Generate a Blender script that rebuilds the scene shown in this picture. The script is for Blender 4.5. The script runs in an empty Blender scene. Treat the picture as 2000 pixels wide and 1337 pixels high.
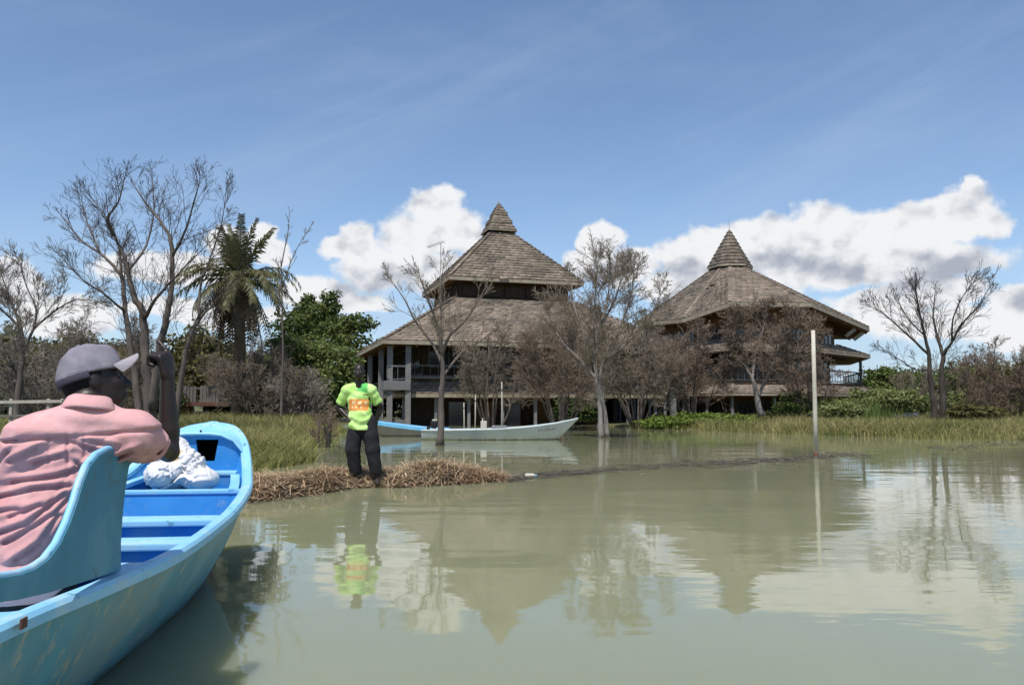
import bpy, bmesh, math, random
import numpy as np
from mathutils import Vector, Matrix, noise as mnoise

SC = bpy.context.scene
COL = SC.collection
R = math.radians

# ------------------------------------------------------------------ camera
F = 1600.0                                   # focal length in units of a 2000 px wide picture
CAM_Z = 1.15
PITCH = math.atan((795 - 668.5) / F)
cam_data = bpy.data.cameras.new('camera')
cam_data.sensor_width = 36.0
cam_data.lens = 36.0 * F / 2000.0
cam_data.clip_start = 0.05
cam_data.clip_end = 6000
cam = bpy.data.objects.new('camera', cam_data)
cam.location = (0, 0, CAM_Z)
cam.rotation_euler = (math.pi / 2 + PITCH, 0, 0)
COL.objects.link(cam)
SC.camera = cam

CP, SP = math.cos(PITCH), math.sin(PITCH)
def ray(px, py):
    x = (px - 1000) / F; y = (668.5 - py) / F
    return np.array((x, CP - y * SP, SP + y * CP))
def P(px, py, Y):
    d = ray(px, py)
    return np.array((0, 0, CAM_Z)) + d * (Y / d[1])
def W(px, py, z=0.0):
    d = ray(px, py)
    return np.array((0, 0, CAM_Z)) + d * ((z - CAM_Z) / d[2])
def on_plane(px, py, p0, n):
    d = ray(px, py); o = np.array((0, 0, CAM_Z)); p0 = np.array(p0); n = np.array(n)
    return o + d * (np.dot(p0 - o, n) / np.dot(d, n))

# ------------------------------------------------------------------ light
SUN_DIR = Vector((-0.13, -0.40, 0.905)).normalized()        # towards the sun
sun_el = math.asin(SUN_DIR.z)
sun_az = math.atan2(SUN_DIR.x, SUN_DIR.y)                    # from +Y, clockwise positive
sd = bpy.data.lights.new('sun', 'SUN')
sd.energy = 3.4
sd.angle = R(0.5)
sd.color = (1.0, 0.95, 0.87)
sun = bpy.data.objects.new('sun', sd)
sun.rotation_euler = SUN_DIR.to_track_quat('Z', 'Y').to_euler()
sun.location = (-20, -10, 40)
COL.objects.link(sun)

SC.view_settings.view_transform = 'Standard'
SC.view_settings.look = 'None'
SC.view_settings.exposure = 0.5
SC.view_settings.gamma = 1.0
SC.view_settings.use_curve_mapping = False
SC.render.engine = 'CYCLES'
SC.cycles.use_denoising = True
SC.cycles.max_bounces = 8
SC.cycles.diffuse_bounces = 3
SC.cycles.transparent_max_bounces = 8
SC.cycles.caustics_reflective = False
SC.cycles.caustics_refractive = False

# ------------------------------------------------------------------ sky
SKY_STRENGTH = 0.115
world = bpy.data.worlds.new('World')
SC.world = world
world.use_nodes = True
def build_sky():
    nt = world.node_tree; N = nt.nodes; L = nt.links
    N.clear()
    def put(sock, v):
        if hasattr(v, 'is_output'): L.new(v, sock)
        else: sock.default_value = v
    def M(op, a, b=0.0, c=0.0, clamp=False):
        n = N.new('ShaderNodeMath'); n.operation = op; n.use_clamp = clamp
        put(n.inputs[0], a)
        if op not in ('SQRT', 'ARCSINE', 'ABSOLUTE', 'SINE', 'COSINE'): put(n.inputs[1], b)
        if op in ('SMOOTH_MAX', 'MULTIPLY_ADD'): put(n.inputs[2], c)
        return n.outputs[0]
    def sstep(v, lo, hi, t0=0.0, t1=1.0):
        n = N.new('ShaderNodeMapRange'); n.interpolation_type = 'SMOOTHSTEP'
        put(n.inputs[0], v); n.inputs[1].default_value = lo; n.inputs[2].default_value = hi
        n.inputs[3].default_value = t0; n.inputs[4].default_value = t1
        return n.outputs[0]
    def comb(x, y, z):
        n = N.new('ShaderNodeCombineXYZ'); put(n.inputs[0], x); put(n.inputs[1], y); put(n.inputs[2], z); return n.outputs[0]
    def noise(vec, scale, detail=6.0, rough=0.55, dist=0.0):
        n = N.new('ShaderNodeTexNoise'); n.inputs['Scale'].default_value = scale
        n.inputs['Detail'].default_value = detail; n.inputs['Roughness'].default_value = rough
        n.inputs['Distortion'].default_value = dist
        L.new(vec, n.inputs['Vector']); return n
    out = N.new('ShaderNodeOutputWorld'); bg = N.new('ShaderNodeBackground')
    bg.inputs['Strength'].default_value = SKY_STRENGTH
    L.new(bg.outputs[0], out.inputs[0])
    sky = N.new('ShaderNodeTexSky'); sky.sky_type = 'NISHITA'; sky.sun_disc = False
    sky.sun_elevation = sun_el; sky.sun_rotation = sun_az
    sky.altitude = 1000; sky.air_density = 1.0; sky.dust_density = 0.7; sky.ozone_density = 1.6
    tc = N.new('ShaderNodeTexCoord')
    sep = N.new('ShaderNodeSeparateXYZ'); L.new(tc.outputs['Generated'], sep.inputs[0])
    az = M('ARCTAN2', sep.outputs[0], sep.outputs[1])
    el = M('ARCSINE', sep.outputs[2])
    base = comb(az, el, 0.0)
    warp = noise(base, 16.0, 5.0, 0.6)
    ws = N.new('ShaderNodeSeparateColor'); L.new(warp.outputs['Color'], ws.inputs[0])
    azw = M('ADD', az, M('MULTIPLY', M('SUBTRACT', ws.outputs[0], 0.5), 0.055))
    elw = M('ADD', el, M('MULTIPLY', M('SUBTRACT', ws.outputs[1], 0.5), 0.04))
    def ang(px, py):
        d = ray(px, py); d = d / np.linalg.norm(d)
        return math.atan2(d[0], d[1]), math.asin(d[2])
    def field(blobs):
        f = None
        for (px, py, w, h) in blobs:
            a, e = ang(px, py)
            dx = M('MULTIPLY', M('SUBTRACT', azw, a), F / w)
            dy = M('MULTIPLY', M('SUBTRACT', elw, e), F / h)
            d = M('SUBTRACT', 1.0, M('SQRT', M('ADD', M('MULTIPLY', dx, dx), M('MULTIPLY', dy, dy))))
            f = d if f is None else M('SMOOTH_MAX', f, d, 0.10)
        return f
    # cumulus heads standing over the far shore, as seen in the photograph
    cum = [(850, 405, 62, 52), (885, 445, 75, 62), (800, 470, 88, 70), (705, 470, 42, 45), (735, 520, 90, 62), (850, 530, 110, 60),
           (655, 490, 42, 26),
           (1172, 468, 50, 42), (1160, 505, 80, 40), (1230, 520, 90, 45),
           (1350, 500, 100, 55), (1390, 470, 60, 30), (1480, 480, 110, 60), (1600, 455, 95, 62), (1690, 470, 130, 62), (1790, 450, 120, 58),
           (1890, 425, 75, 62), (1935, 435, 42, 40), (1900, 375, 24, 28), (1640, 520, 190, 42), (1820, 505, 140, 42), (1310, 560, 90, 45),
           (520, 450, 40, 30), (535, 490, 48, 42), (620, 575, 110, 42), (700, 590, 90, 28), (440, 470, 50, 34), (330, 530, 150, 45), (245, 520, 60, 30),
           (30, 560, 70, 48), (110, 620, 120, 50), (400, 610, 200, 34),
           (1720, 585, 100, 32), (1850, 570, 110, 38), (1985, 580, 70, 38), (1800, 625, 190, 38), (1980, 640, 120, 40),
           (2180, 540, 150, 60), (2330, 600, 130, 70), (-160, 560, 130, 70), (-330, 590, 120, 60)]
    f1 = field(cum)
    # the same belt of cumulus goes on all round the horizon outside the picture
    belt_n = noise(comb(M('MULTIPLY', azw, 2.4), M('MULTIPLY', elw, 3.6), 3.7), 1.0, 3.0, 0.5).outputs[0]
    belt = M('SUBTRACT', M('MULTIPLY', belt_n, 3.0), M('ADD', 1.55, M('MULTIPLY', M('ABSOLUTE', M('SUBTRACT', elw, 0.13)), 7.0)))
    outside = sstep(M('ABSOLUTE', az), 0.72, 0.95)
    belt = M('MULTIPLY_ADD', M('ADD', belt, 1.0), outside, -1.0)
    f1 = M('MAXIMUM', f1, belt)
    puff_v = comb(az, M('MULTIPLY', el, 1.15), 0.0)
    n2 = noise(puff_v, 26.0, 9.0, 0.58).outputs[0]
    off = N.new('ShaderNodeVectorMath'); off.operation = 'ADD'; L.new(puff_v, off.inputs[0]); off.inputs[1].default_value = (-0.009, 0.017, 0)
    n3 = noise(off.outputs[0], 19.0, 4.5, 0.5).outputs[0]; n3b = noise(puff_v, 19.0, 4.5, 0.5).outputs[0]
    fd = M('ADD', f1, M('MULTIPLY', M('SUBTRACT', n2, 0.52), 0.75))
    nlow = noise(comb(az, M('MULTIPLY', el, 1.6), 5.5), 8.0, 4.0, 0.55).outputs[0]
    fd = M('ADD', fd, M('MULTIPLY', M('SUBTRACT', nlow, 0.565), 0.9))
    dens = sstep(fd, -0.02, 0.30)
    relief = M('MULTIPLY', M('SUBTRACT', n3b, n3), 1.7)
    grey_b = field([(1830, 520, 150, 40), (1700, 535, 150, 30), (1560, 520, 110, 34), (760, 545, 120, 42), (870, 520, 60, 46), (1180, 540, 90, 30), (2180, 575, 150, 40), (1350, 545, 90, 36)])
    belt_g = M('MULTIPLY', outside, M('MULTIPLY', sstep(el, 0.06, 0.14, 0.5, 0.0), 1.0))
    shade = M('ADD', M('MULTIPLY', sstep(M('ADD', grey_b, M('MULTIPLY', M('SUBTRACT', n2, 0.5), 0.35)), -0.45, 0.9), 0.36), belt_g)
    lum = M('SUBTRACT', M('ADD', 0.92, relief), shade)
    lum = M('MINIMUM', M('MAXIMUM', lum, 0.36), 1.0)
    ccol = N.new('ShaderNodeMix'); ccol.data_type = 'RGBA'
    put(ccol.inputs['Factor'], sstep(lum, 0.36, 0.95))
    ccol.inputs['A'].default_value = (0.42, 0.46, 0.54, 1); ccol.inputs['B'].default_value = (0.90, 0.91, 0.93, 1)
    cscale = N.new('ShaderNodeVectorMath'); cscale.operation = 'SCALE'
    L.new(ccol.outputs['Result'], cscale.inputs[0]); cscale.inputs['Scale'].default_value = CLOUD_L / SKY_STRENGTH
    # thin cirrus veil and the milky air near the horizon
    cir_v = comb(M('ADD', az, M('MULTIPLY', el, -1.7)), M('MULTIPLY_ADD', el, 3.2, M('MULTIPLY', az, -1.1)), 1.3)
    c1 = noise(cir_v, 2.6, 7.0, 0.62, 0.4).outputs[0]
    c2 = noise(comb(M('MULTIPLY', az, 1.0), M('MULTIPLY', el, 3.5), 9.1), 3.2, 6.0, 0.6, 0.3).outputs[0]
    veil = M('ADD', M('MULTIPLY', sstep(c1, 0.40, 0.86), 0.42), M('MULTIPLY', sstep(c2, 0.40, 0.85), 0.22))
    hz = sstep(el, 0.0, 0.22, 0.50, 0.0)
    veil = M('MINIMUM', M('ADD', veil, hz), 0.8)
    skyt = N.new('ShaderNodeMix'); skyt.data_type = 'RGBA'; skyt.blend_type = 'MULTIPLY'; skyt.inputs['Factor'].default_value = 1.0
    L.new(sky.outputs[0], skyt.inputs['A']); skyt.inputs['B'].default_value = SKY_TINT
    m1 = N.new('ShaderNodeMix'); m1.data_type = 'RGBA'
    put(m1.inputs['Factor'], veil); L.new(skyt.outputs['Result'], m1.inputs['A'])
    v = CLOUD_L / SKY_STRENGTH
    m1.inputs['B'].default_value = (0.42 * v, 0.56 * v, 0.76 * v, 1)
    m2 = N.new('ShaderNodeMix'); m2.data_type = 'RGBA'
    put(m2.inputs['Factor'], dens); L.new(m1.outputs['Result'], m2.inputs['A']); L.new(cscale.outputs[0], m2.inputs['B'])
    L.new(m2.outputs['Result'], bg.inputs['Color'])
CLOUD_L = 0.70
SKY_TINT = (0.91, 0.935, 0.955, 1.0)
build_sky()
world.cycles.sampling_method = 'MANUAL'
world.cycles.sample_map_resolution = 1024

# ------------------------------------------------------------------ object helpers
WLOC = {}
def link(o):
    COL.objects.link(o); return o
def meta(o, label=None, cat=None, group=None, kind=None):
    if label: o['label'] = label
    if cat: o['category'] = cat
    if group: o['group'] = group
    if kind: o['kind'] = kind
    return o
def thing(name, label, cat, loc=(0, 0, 0), group=None):
    o = bpy.data.objects.new(name, None)
    o.empty_display_size = 0.2
    o.location = [float(v) for v in loc]
    link(o); WLOC[o.name] = np.array(loc, float)
    return meta(o, label, cat, group)
def finish(name, me, mat, parent, smooth, kind, label):
    if mat is not None:
        for m in (mat if isinstance(mat, (list, tuple)) else [mat]): me.materials.append(m)
    o = bpy.data.objects.new(name, me); link(o)
    if parent is not None:
        o.parent = parent; WLOC[o.name] = WLOC[parent.name]
    else:
        WLOC[o.name] = np.zeros(3)
    if smooth: me.polygons.foreach_set('use_smooth', np.ones(len(me.polygons), bool))
    meta(o, label, None, None, kind)
    return o
def npmesh(name, V, Fs, mat, parent=None, smooth=False, kind=None, label=None, mi=None):
    """V (n,3) world coordinates; Fs: list of index arrays (m,3) / (m,4)."""
    V = np.asarray(V, np.float32)
    if parent is not None: V = V - WLOC[parent.name].astype(np.float32)
    me = bpy.data.meshes.new(name)
    Fs = [np.asarray(f, np.int32) for f in Fs if len(f)]
    loops = np.concatenate([f.ravel() for f in Fs]); tot = np.concatenate([np.full(len(f), f.shape[1], np.int32) for f in Fs])
    me.vertices.add(len(V)); me.vertices.foreach_set('co', V.ravel())
    me.loops.add(len(loops)); me.loops.foreach_set('vertex_index', loops)
    me.polygons.add(len(tot))
    st = np.zeros(len(tot), np.int32); st[1:] = np.cumsum(tot)[:-1]
    me.polygons.foreach_set('loop_start', st)
    me.polygons.foreach_set('loop_total', tot)
    if mi is not None: me.polygons.foreach_set('material_index', np.asarray(mi, np.int32))
    me.update(calc_edges=True)
    me.validate()
    return finish(name, me, mat, parent, smooth, kind, label)

def unit(v):
    v = np.asarray(v, float); n = np.linalg.norm(v); return v / n if n > 1e-9 else v
class MB:
    def __init__(self): self.v = []; self.f = []
    def add(self, vs, fs):
        b = len(self.v); self.v += [tuple(map(float, p)) for p in vs]; self.f += [tuple(b + i for i in q) for q in fs]; return self
    def frame(self, c, ax, ay, az, sx, sy, sz):
        c = np.asarray(c, float); ax, ay, az = (np.asarray(a, float) for a in (ax, ay, az))
        vs = [c + ax * sx * i / 2 + ay * sy * j / 2 + az * sz * k / 2 for k in (-1, 1) for j in (-1, 1) for i in (-1, 1)]
        return self.add(vs, [(0, 2, 3, 1), (4, 5, 7, 6), (0, 1, 5, 4), (2, 6, 7, 3), (0, 4, 6, 2), (1, 3, 7, 5)])
    def box(self, c, s, rz=0.0):
        ca, sa = math.cos(rz), math.sin(rz)
        return self.frame(c, (ca, sa, 0), (-sa, ca, 0), (0, 0, 1), *s)
    def beam(self, p0, p1, w, h, up=(0, 0, 1)):
        p0 = np.asarray(p0, float); p1 = np.asarray(p1, float); d = unit(p1 - p0)
        s = unit(np.cross(d, up)); u = np.cross(s, d)
        return self.frame((p0 + p1) / 2, d, s, u, np.linalg.norm(p1 - p0), w, h)
    def tube(self, pts, rad, n=8, cap=True):
        pts = [np.asarray(p, float) for p in pts]
        if not hasattr(rad, '__len__'): rad = [rad] * len(pts)
        b = len(self.v); ref = None
        for i, p in enumerate(pts):
            d = unit(pts[min(i + 1, len(pts) - 1)] - pts[max(i - 1, 0)])
            if ref is None: ref = np.array((1, 0, 0)) if abs(d[0]) < 0.8 else np.array((0, 1, 0))
            s = unit(np.cross(d, ref)); u = np.cross(s, d); ref = -u if False else ref
            for k in range(n):
                a = 2 * math.pi * k / n
                q = p + (s * math.cos(a) + u * math.sin(a)) * rad[i]
                self.v.append(tuple(q))
        for i in range(len(pts) - 1):
            for k in range(n):
                a0 = b + i * n + k; a1 = b + i * n + (k + 1) % n
                self.f.append((a0, a1, a1 + n, a0 + n))
        if cap:
            self.f.append(tuple(b + k for k in range(n))[::-1])
            self.f.append(tuple(b + (len(pts) - 1) * n + k for k in range(n)))
        return self
    def prism(self, poly, ext):
        """closed polygon of 3-D points extruded by vector ext"""
        n = len(poly); ext = np.asarray(ext, float)
        a = [np.asarray(p, float) for p in poly]; b = [p + ext for p in a]
        fs = [tuple(range(n))[::-1], tuple(range(n, 2 * n))] + [(i, (i + 1) % n, n + (i + 1) % n, n + i) for i in range(n)]
        return self.add(a + b, fs)
    def build(self, name, mat, parent=None, smooth=False, kind=None, label=None, bevel=0):
        off = WLOC[parent.name] if parent is not None else np.zeros(3)
        me = bpy.data.meshes.new(name)
        me.from_pydata([tuple(np.asarray(p) - off) for p in self.v], [], self.f)
        bm = bmesh.new(); bm.from_mesh(me); bmesh.ops.recalc_face_normals(bm, faces=bm.faces)
        if bevel: bmesh.ops.bevel(bm, geom=bm.edges[:], offset=bevel, segments=2, affect='EDGES', profile=0.6)
        bm.to_mesh(me); bm.free()
        return finish(name, me, mat, parent, smooth, kind, label)

# ------------------------------------------------------------------ materials
def pmat(name, c1, c2=None, scale=3.0, rough=0.8, bump=0.0, bscale=None, detail=6.0, stretch=(1, 1, 1), lo=0.35, hi=0.65,
         island=0.0, spec=0.3, trans=0.0, c3=None, s3=0.7, lo3=0.55, hi3=0.7, c4=None, s4=24.0, lo4=0.60, hi4=0.66):
    m = bpy.data.materials.new(name); m.use_nodes = True
    nt = m.node_tree; N = nt.nodes; L = nt.links
    b = N['Principled BSDF']; out = N['Material Output']
    b.inputs['Roughness'].default_value = rough
    b.inputs['Specular IOR Level'].default_value = spec
    tc = N.new('ShaderNodeTexCoord'); mp = N.new('ShaderNodeMapping'); mp.inputs['Scale'].default_value = stretch
    L.new(tc.outputs['Object'], mp.inputs['Vector'])
    def nz(s, d=detail):
        n = N.new('ShaderNodeTexNoise'); n.inputs['Scale'].default_value = s; n.inputs['Detail'].default_value = d
        n.inputs['Roughness'].default_value = 0.6
        L.new(mp.outputs[0], n.inputs['Vector']); return n.outputs['Fac']
    def mr(v, a, b_, c, d):
        n = N.new('ShaderNodeMapRange'); L.new(v, n.inputs[0])
        for i, x in enumerate((a, b_, c, d)): n.inputs[i + 1].default_value = x
        return n.outputs[0]
    def mix(f, a, b_, bt='MIX'):
        n = N.new('ShaderNodeMix'); n.data_type = 'RGBA'; n.blend_type = bt
        for s, v in ((n.inputs['Factor'], f), (n.inputs['A'], a), (n.inputs['B'], b_)):
            if hasattr(v, 'is_output'): L.new(v, s)
            else: s.default_value = v
        return n.outputs['Result']
    col = tuple(c1) + (1,)
    if c2 is not None:
        col = mix(mr(nz(scale), lo, hi, 0, 1), tuple(c1) + (1,), tuple(c2) + (1,))
    if c3 is not None:
        col = mix(mr(nz(s3, 8.0), lo3, hi3, 0, 1), col, tuple(c3) + (1,))
    if c4 is not None:
        col = mix(mr(nz(s4, 5.0), lo4, hi4, 0, 1), col, tuple(c4) + (1,))
    if island:
        g = N.new('ShaderNodeNewGeometry')
        v = mr(g.outputs['Random Per Island'], 0, 1, 1 - island, 1 + island)
        cc = N.new('ShaderNodeCombineColor')
        for i in range(3): L.new(v, cc.inputs[i])
        col = mix(1.0, col, cc.outputs[0], 'MULTIPLY')
    if hasattr(col, 'is_output'): L.new(col, b.inputs['Base Color'])
    else: b.inputs['Base Color'].default_value = col
    if bump:
        bn = N.new('ShaderNodeBump'); bn.inputs['Strength'].default_value = 1.0; bn.inputs['Distance'].default_value = bump
        L.new(nz(bscale or scale * 6), bn.inputs['Height']); L.new(bn.outputs[0], b.inputs['Normal'])
    if trans:
        t = N.new('ShaderNodeBsdfTranslucent'); ms = N.new('ShaderNodeMixShader'); ms.inputs[0].default_value = trans
        if hasattr(col, 'is_output'): L.new(col, t.inputs['Color'])
        else: t.inputs['Color'].default_value = col
        L.new(b.outputs[0], ms.inputs[1]); L.new(t.outputs[0], ms.inputs[2]); L.new(ms.outputs[0], out.inputs['Surface'])
    return m
MAT = {}
def mat(key, *a, **k):
    MAT[key] = pmat(key, *a, **k); return MAT[key]

mat('shingle', (0.195, 0.153, 0.118), (0.272, 0.220, 0.173), 1.2, 0.9, 0.006, 18, island=0.24, c3=(0.105, 0.090, 0.075), s3=0.5, lo3=0.50, hi3=0.70, c4=(0.13, 0.135, 0.085), s4=1.1, lo4=0.60, hi4=0.72)
mat('roof_deck', (0.10, 0.085, 0.07), None, rough=0.95)
mat('fascia', (0.40, 0.34, 0.25), (0.27, 0.23, 0.17), 2.5, 0.8, 0.003, 20)
mat('soffit', (0.25, 0.135, 0.058), (0.16, 0.085, 0.038), 1.6, 0.75, 0.004, 14, stretch=(1, 1, 3))
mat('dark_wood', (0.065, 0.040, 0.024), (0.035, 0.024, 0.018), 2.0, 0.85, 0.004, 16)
mat('warm_wood', (0.20, 0.105, 0.045), (0.12, 0.062, 0.03), 2.0, 0.75, 0.004, 16, stretch=(1, 1, 4))
mat('concrete', (0.22, 0.215, 0.21), (0.15, 0.15, 0.155), 1.3, 0.9, 0.004, 20)
mat('grey_post', (0.23, 0.23, 0.235), (0.15, 0.15, 0.16), 3.0, 0.85, 0.003, 20)
mat('glass_dark', (0.018, 0.022, 0.026), None, rough=0.12, spec=0.5)
mat('frame_wood', (0.12, 0.105, 0.09), (0.07, 0.06, 0.05), 4.0, 0.8)
mat('rail_grey', (0.15, 0.155, 0.16), (0.10, 0.105, 0.115), 3.0, 0.8)
mat('metal_grey', (0.30, 0.30, 0.30), None, rough=0.45)
mat('bark_dark', (0.085, 0.068, 0.055), (0.045, 0.036, 0.030), 5.0, 0.95, 0.012, 22, stretch=(1, 1, 0.3))
mat('bark_mid', (0.15, 0.122, 0.105), (0.085, 0.070, 0.062), 5.0, 0.95, 0.010, 22, stretch=(1, 1, 0.3))
mat('bark_pale', (0.30, 0.27, 0.25), (0.15, 0.13, 0.115), 3.0, 0.9, 0.008, 22, stretch=(1, 1, 0.35))
mat('twig_dark', (0.090, 0.070, 0.056), (0.058, 0.046, 0.038), 2.0, 0.95)
mat('twig_mid', (0.255, 0.208, 0.155), (0.165, 0.134, 0.103), 0.8, 0.95)
mat('twig_red', (0.250, 0.186, 0.138), (0.165, 0.122, 0.094), 0.7, 0.95)
mat('twig_grey', (0.290, 0.255, 0.215), (0.190, 0.165, 0.140), 0.7, 0.95)
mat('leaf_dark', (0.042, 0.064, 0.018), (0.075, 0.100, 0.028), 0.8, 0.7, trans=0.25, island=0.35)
mat('leaf_mid', (0.080, 0.115, 0.028), (0.120, 0.150, 0.042), 0.8, 0.7, trans=0.3, island=0.35)
mat('leaf_light', (0.120, 0.160, 0.044), (0.170, 0.200, 0.064), 0.8, 0.7, trans=0.3, island=0.3)
mat('leaf_pale', (0.165, 0.200, 0.066), (0.225, 0.235, 0.095), 0.8, 0.7, trans=0.3, island=0.3)
mat('leaf_olive', (0.105, 0.102, 0.034), (0.150, 0.135, 0.050), 0.8, 0.75, trans=0.3, island=0.3)
mat('leaf_bright', (0.125, 0.185, 0.030), (0.170, 0.215, 0.045), 0.6, 0.7, trans=0.3, island=0.25)
mat('palm_leaf', (0.092, 0.096, 0.038), (0.150, 0.142, 0.062), 1.2, 0.55, trans=0.25, island=0.3)
mat('palm_dead', (0.150, 0.115, 0.075), (0.085, 0.066, 0.045), 2.0, 0.95, island=0.35)
mat('grass', (0.245, 0.238, 0.078), (0.335, 0.300, 0.125), 0.30, 0.8, trans=0.35, island=0.4, c3=(0.115, 0.165, 0.040), s3=0.22, lo3=0.45, hi3=0.62)
mat('grass_dry', (0.360, 0.300, 0.140), (0.270, 0.250, 0.095), 0.35, 0.85, trans=0.3, island=0.35)
mat('reed_green', (0.110, 0.165, 0.036), (0.160, 0.200, 0.050), 0.5, 0.8, trans=0.3, island=0.3)
mat('dry_plants', (0.330, 0.225, 0.135), (0.450, 0.345, 0.225), 1.4, 0.9, island=0.5, trans=0.15)
mat('mud', (0.105, 0.088, 0.058), (0.065, 0.055, 0.038), 1.2, 0.55, 0.03, 5)
mat('ground', (0.115, 0.105, 0.045), (0.085, 0.090, 0.034), 0.25, 0.95, 0.05, 2.0, c3=(0.15, 0.125, 0.07), s3=0.06)
mat('hill', (0.060, 0.082, 0.040), (0.085, 0.100, 0.055), 0.02, 0.95)
mat('boat_hull', (0.070, 0.255, 0.360), (0.135, 0.375, 0.495), 2.2, 0.5, 0.0015, 30, c3=(0.240, 0.330, 0.340), s3=1.7, lo3=0.50, hi3=0.72, c4=(0.330, 0.380, 0.360), s4=11, lo4=0.56, hi4=0.63, stretch=(1.6, 1.6, 0.55))
mat('boat_inside', (0.030, 0.215, 0.560), (0.045, 0.270, 0.640), 2.0, 0.42, 0.001, 30, c3=(0.14, 0.34, 0.56), s3=3.0, lo3=0.52, hi3=0.72, c4=(0.16, 0.30, 0.46), s4=11, lo4=0.60, hi4=0.72)
mat('boat_rim', (0.220, 0.520, 0.760), (0.290, 0.590, 0.800), 3.0, 0.42, 0.001, 40, c3=(0.42, 0.60, 0.68), s3=5.0, lo3=0.50, hi3=0.70, c4=(0.13, 0.30, 0.42), s4=17, lo4=0.62, hi4=0.68)
mat('boat_panel', (0.040, 0.215, 0.330), (0.060, 0.270, 0.400), 3.0, 0.45, 0.001, 40, c3=(0.11, 0.30, 0.40), s3=3.0, lo3=0.50, hi3=0.72, c4=(0.085, 0.17, 0.22), s4=14, lo4=0.58, hi4=0.70)
def waterline_stain(key, col, z1):
    nt = MAT[key].node_tree; N = nt.nodes; L = nt.links; b = N['Principled BSDF']; src = b.inputs['Base Color'].links[0].from_socket
    tc = N.new('ShaderNodeTexCoord'); sp = N.new('ShaderNodeSeparateXYZ'); L.new(tc.outputs['Object'], sp.inputs[0])
    mp = N.new('ShaderNodeMapping'); mp.inputs['Scale'].default_value = (3, 3, 0.6); L.new(tc.outputs['Object'], mp.inputs['Vector'])
    n = N.new('ShaderNodeTexNoise'); n.inputs['Scale'].default_value = 3.0; n.inputs['Detail'].default_value = 7; L.new(mp.outputs[0], n.inputs['Vector'])
    a = N.new('ShaderNodeMath'); a.operation = 'MULTIPLY_ADD'; L.new(n.outputs['Fac'], a.inputs[0]); a.inputs[1].default_value = -z1 * 2.2; L.new(sp.outputs[2], a.inputs[2])
    r = N.new('ShaderNodeMapRange'); L.new(a.outputs[0], r.inputs[0])
    for i, v in enumerate((-z1 * 1.25, -z1 * 0.55, 0.85, 0.0)): r.inputs[i + 1].default_value = v
    m = N.new('ShaderNodeMix'); m.data_type = 'RGBA'; L.new(r.outputs[0], m.inputs['Factor']); L.new(src, m.inputs['A']); m.inputs['B'].default_value = col + (1,)
    L.new(m.outputs['Result'], b.inputs['Base Color'])
waterline_stain('boat_hull', (0.085, 0.105, 0.065), 0.16)
mat('locker_shade', (0.006, 0.007, 0.009), None, rough=0.9)  # shade inside the open hatch, put into a near-black colour
mat('boat_white', (0.56, 0.57, 0.55), (0.46, 0.48, 0.46), 1.4, 0.5, c3=(0.36, 0.36, 0.30), s3=2.2, lo3=0.56, hi3=0.75)
waterline_stain('boat_white', (0.20, 0.19, 0.10), 0.10)
mat('boat_under', (0.12, 0.105, 0.035), None, rough=0.7)
mat('boat_pale_rim', (0.46, 0.57, 0.60), (0.52, 0.56, 0.55), 1.5, 0.5)
mat('boat_pink', (0.42, 0.33, 0.28), (0.30, 0.27, 0.25), 1.5, 0.6)
mat('boat_blue', (0.14, 0.42, 0.68), (0.20, 0.50, 0.74), 2.0, 0.45)
mat('white_paint', (0.56, 0.52, 0.44), (0.46, 0.42, 0.35), 2.5, 0.7, 0.002, 25)
mat('red_paint', (0.16, 0.06, 0.04), (0.10, 0.05, 0.035), 6.0, 0.7)
mat('black_plastic', (0.015, 0.016, 0.02), None, rough=0.5)
mat('skin', (0.017, 0.0095, 0.0068), (0.025, 0.0145, 0.010), 12.0, 0.44, 0.0008, 160, spec=0.45)
mat('hair', (0.008, 0.007, 0.007), None, rough=0.9, bump=0.003, bscale=260)
mat('eye_white', (0.30, 0.28, 0.25), None, rough=0.3)
mat('pink_shirt', (0.530, 0.270, 0.272), (0.640, 0.365, 0.365), 4.0, 0.92, 0.0035, 38, detail=9, c3=(0.66, 0.42, 0.41), s3=9.0, lo3=0.55, hi3=0.75)
mat('cap', (0.235, 0.220, 0.255), (0.155, 0.148, 0.185), 7.0, 0.88, 0.0010, 260, lo=0.42, hi=0.62)
mat('cap_dark', (0.055, 0.052, 0.075), None, rough=0.9)
mat('brim', (0.330, 0.305, 0.330), (0.260, 0.240, 0.270), 9.0, 0.9, 0.0008, 260)
mat('trousers', (0.012, 0.012, 0.014), (0.020, 0.020, 0.024), 6.0, 0.9, 0.002, 60)
mat('hi_vis', (0.38, 0.72, 0.13), (0.60, 0.82, 0.32), 6.0, 0.75, 0.002, 60)
mat('hi_vis_green', (0.13, 0.56, 0.13), None, rough=0.8)
mat('orange_print', (0.80, 0.28, 0.07), (0.85, 0.36, 0.10), 14.0, 0.8)
mat('print_pale', (0.92, 0.72, 0.36), None, rough=0.8)
mat('boot', (0.018, 0.017, 0.016), (0.03, 0.027, 0.02), 20.0, 0.6)
mat('sack', (0.66, 0.65, 0.64), (0.55, 0.55, 0.58), 6.0, 0.6, 0.0015, 120)
mat('sack_blue', (0.24, 0.34, 0.58), None, rough=0.65)
mat('sack_tan', (0.55, 0.42, 0.22), None, rough=0.65)
mat('brick', (0.26, 0.185, 0.085), (0.20, 0.12, 0.06), 6.0, 0.9, 0.004, 30)
mat('plank_grey', (0.185, 0.170, 0.155), (0.115, 0.105, 0.098), 4.0, 0.9, 0.004, 24, stretch=(1, 1, 0.15))
mat('beam_red', (0.16, 0.065, 0.045), (0.10, 0.05, 0.04), 4.0, 0.85)
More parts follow.
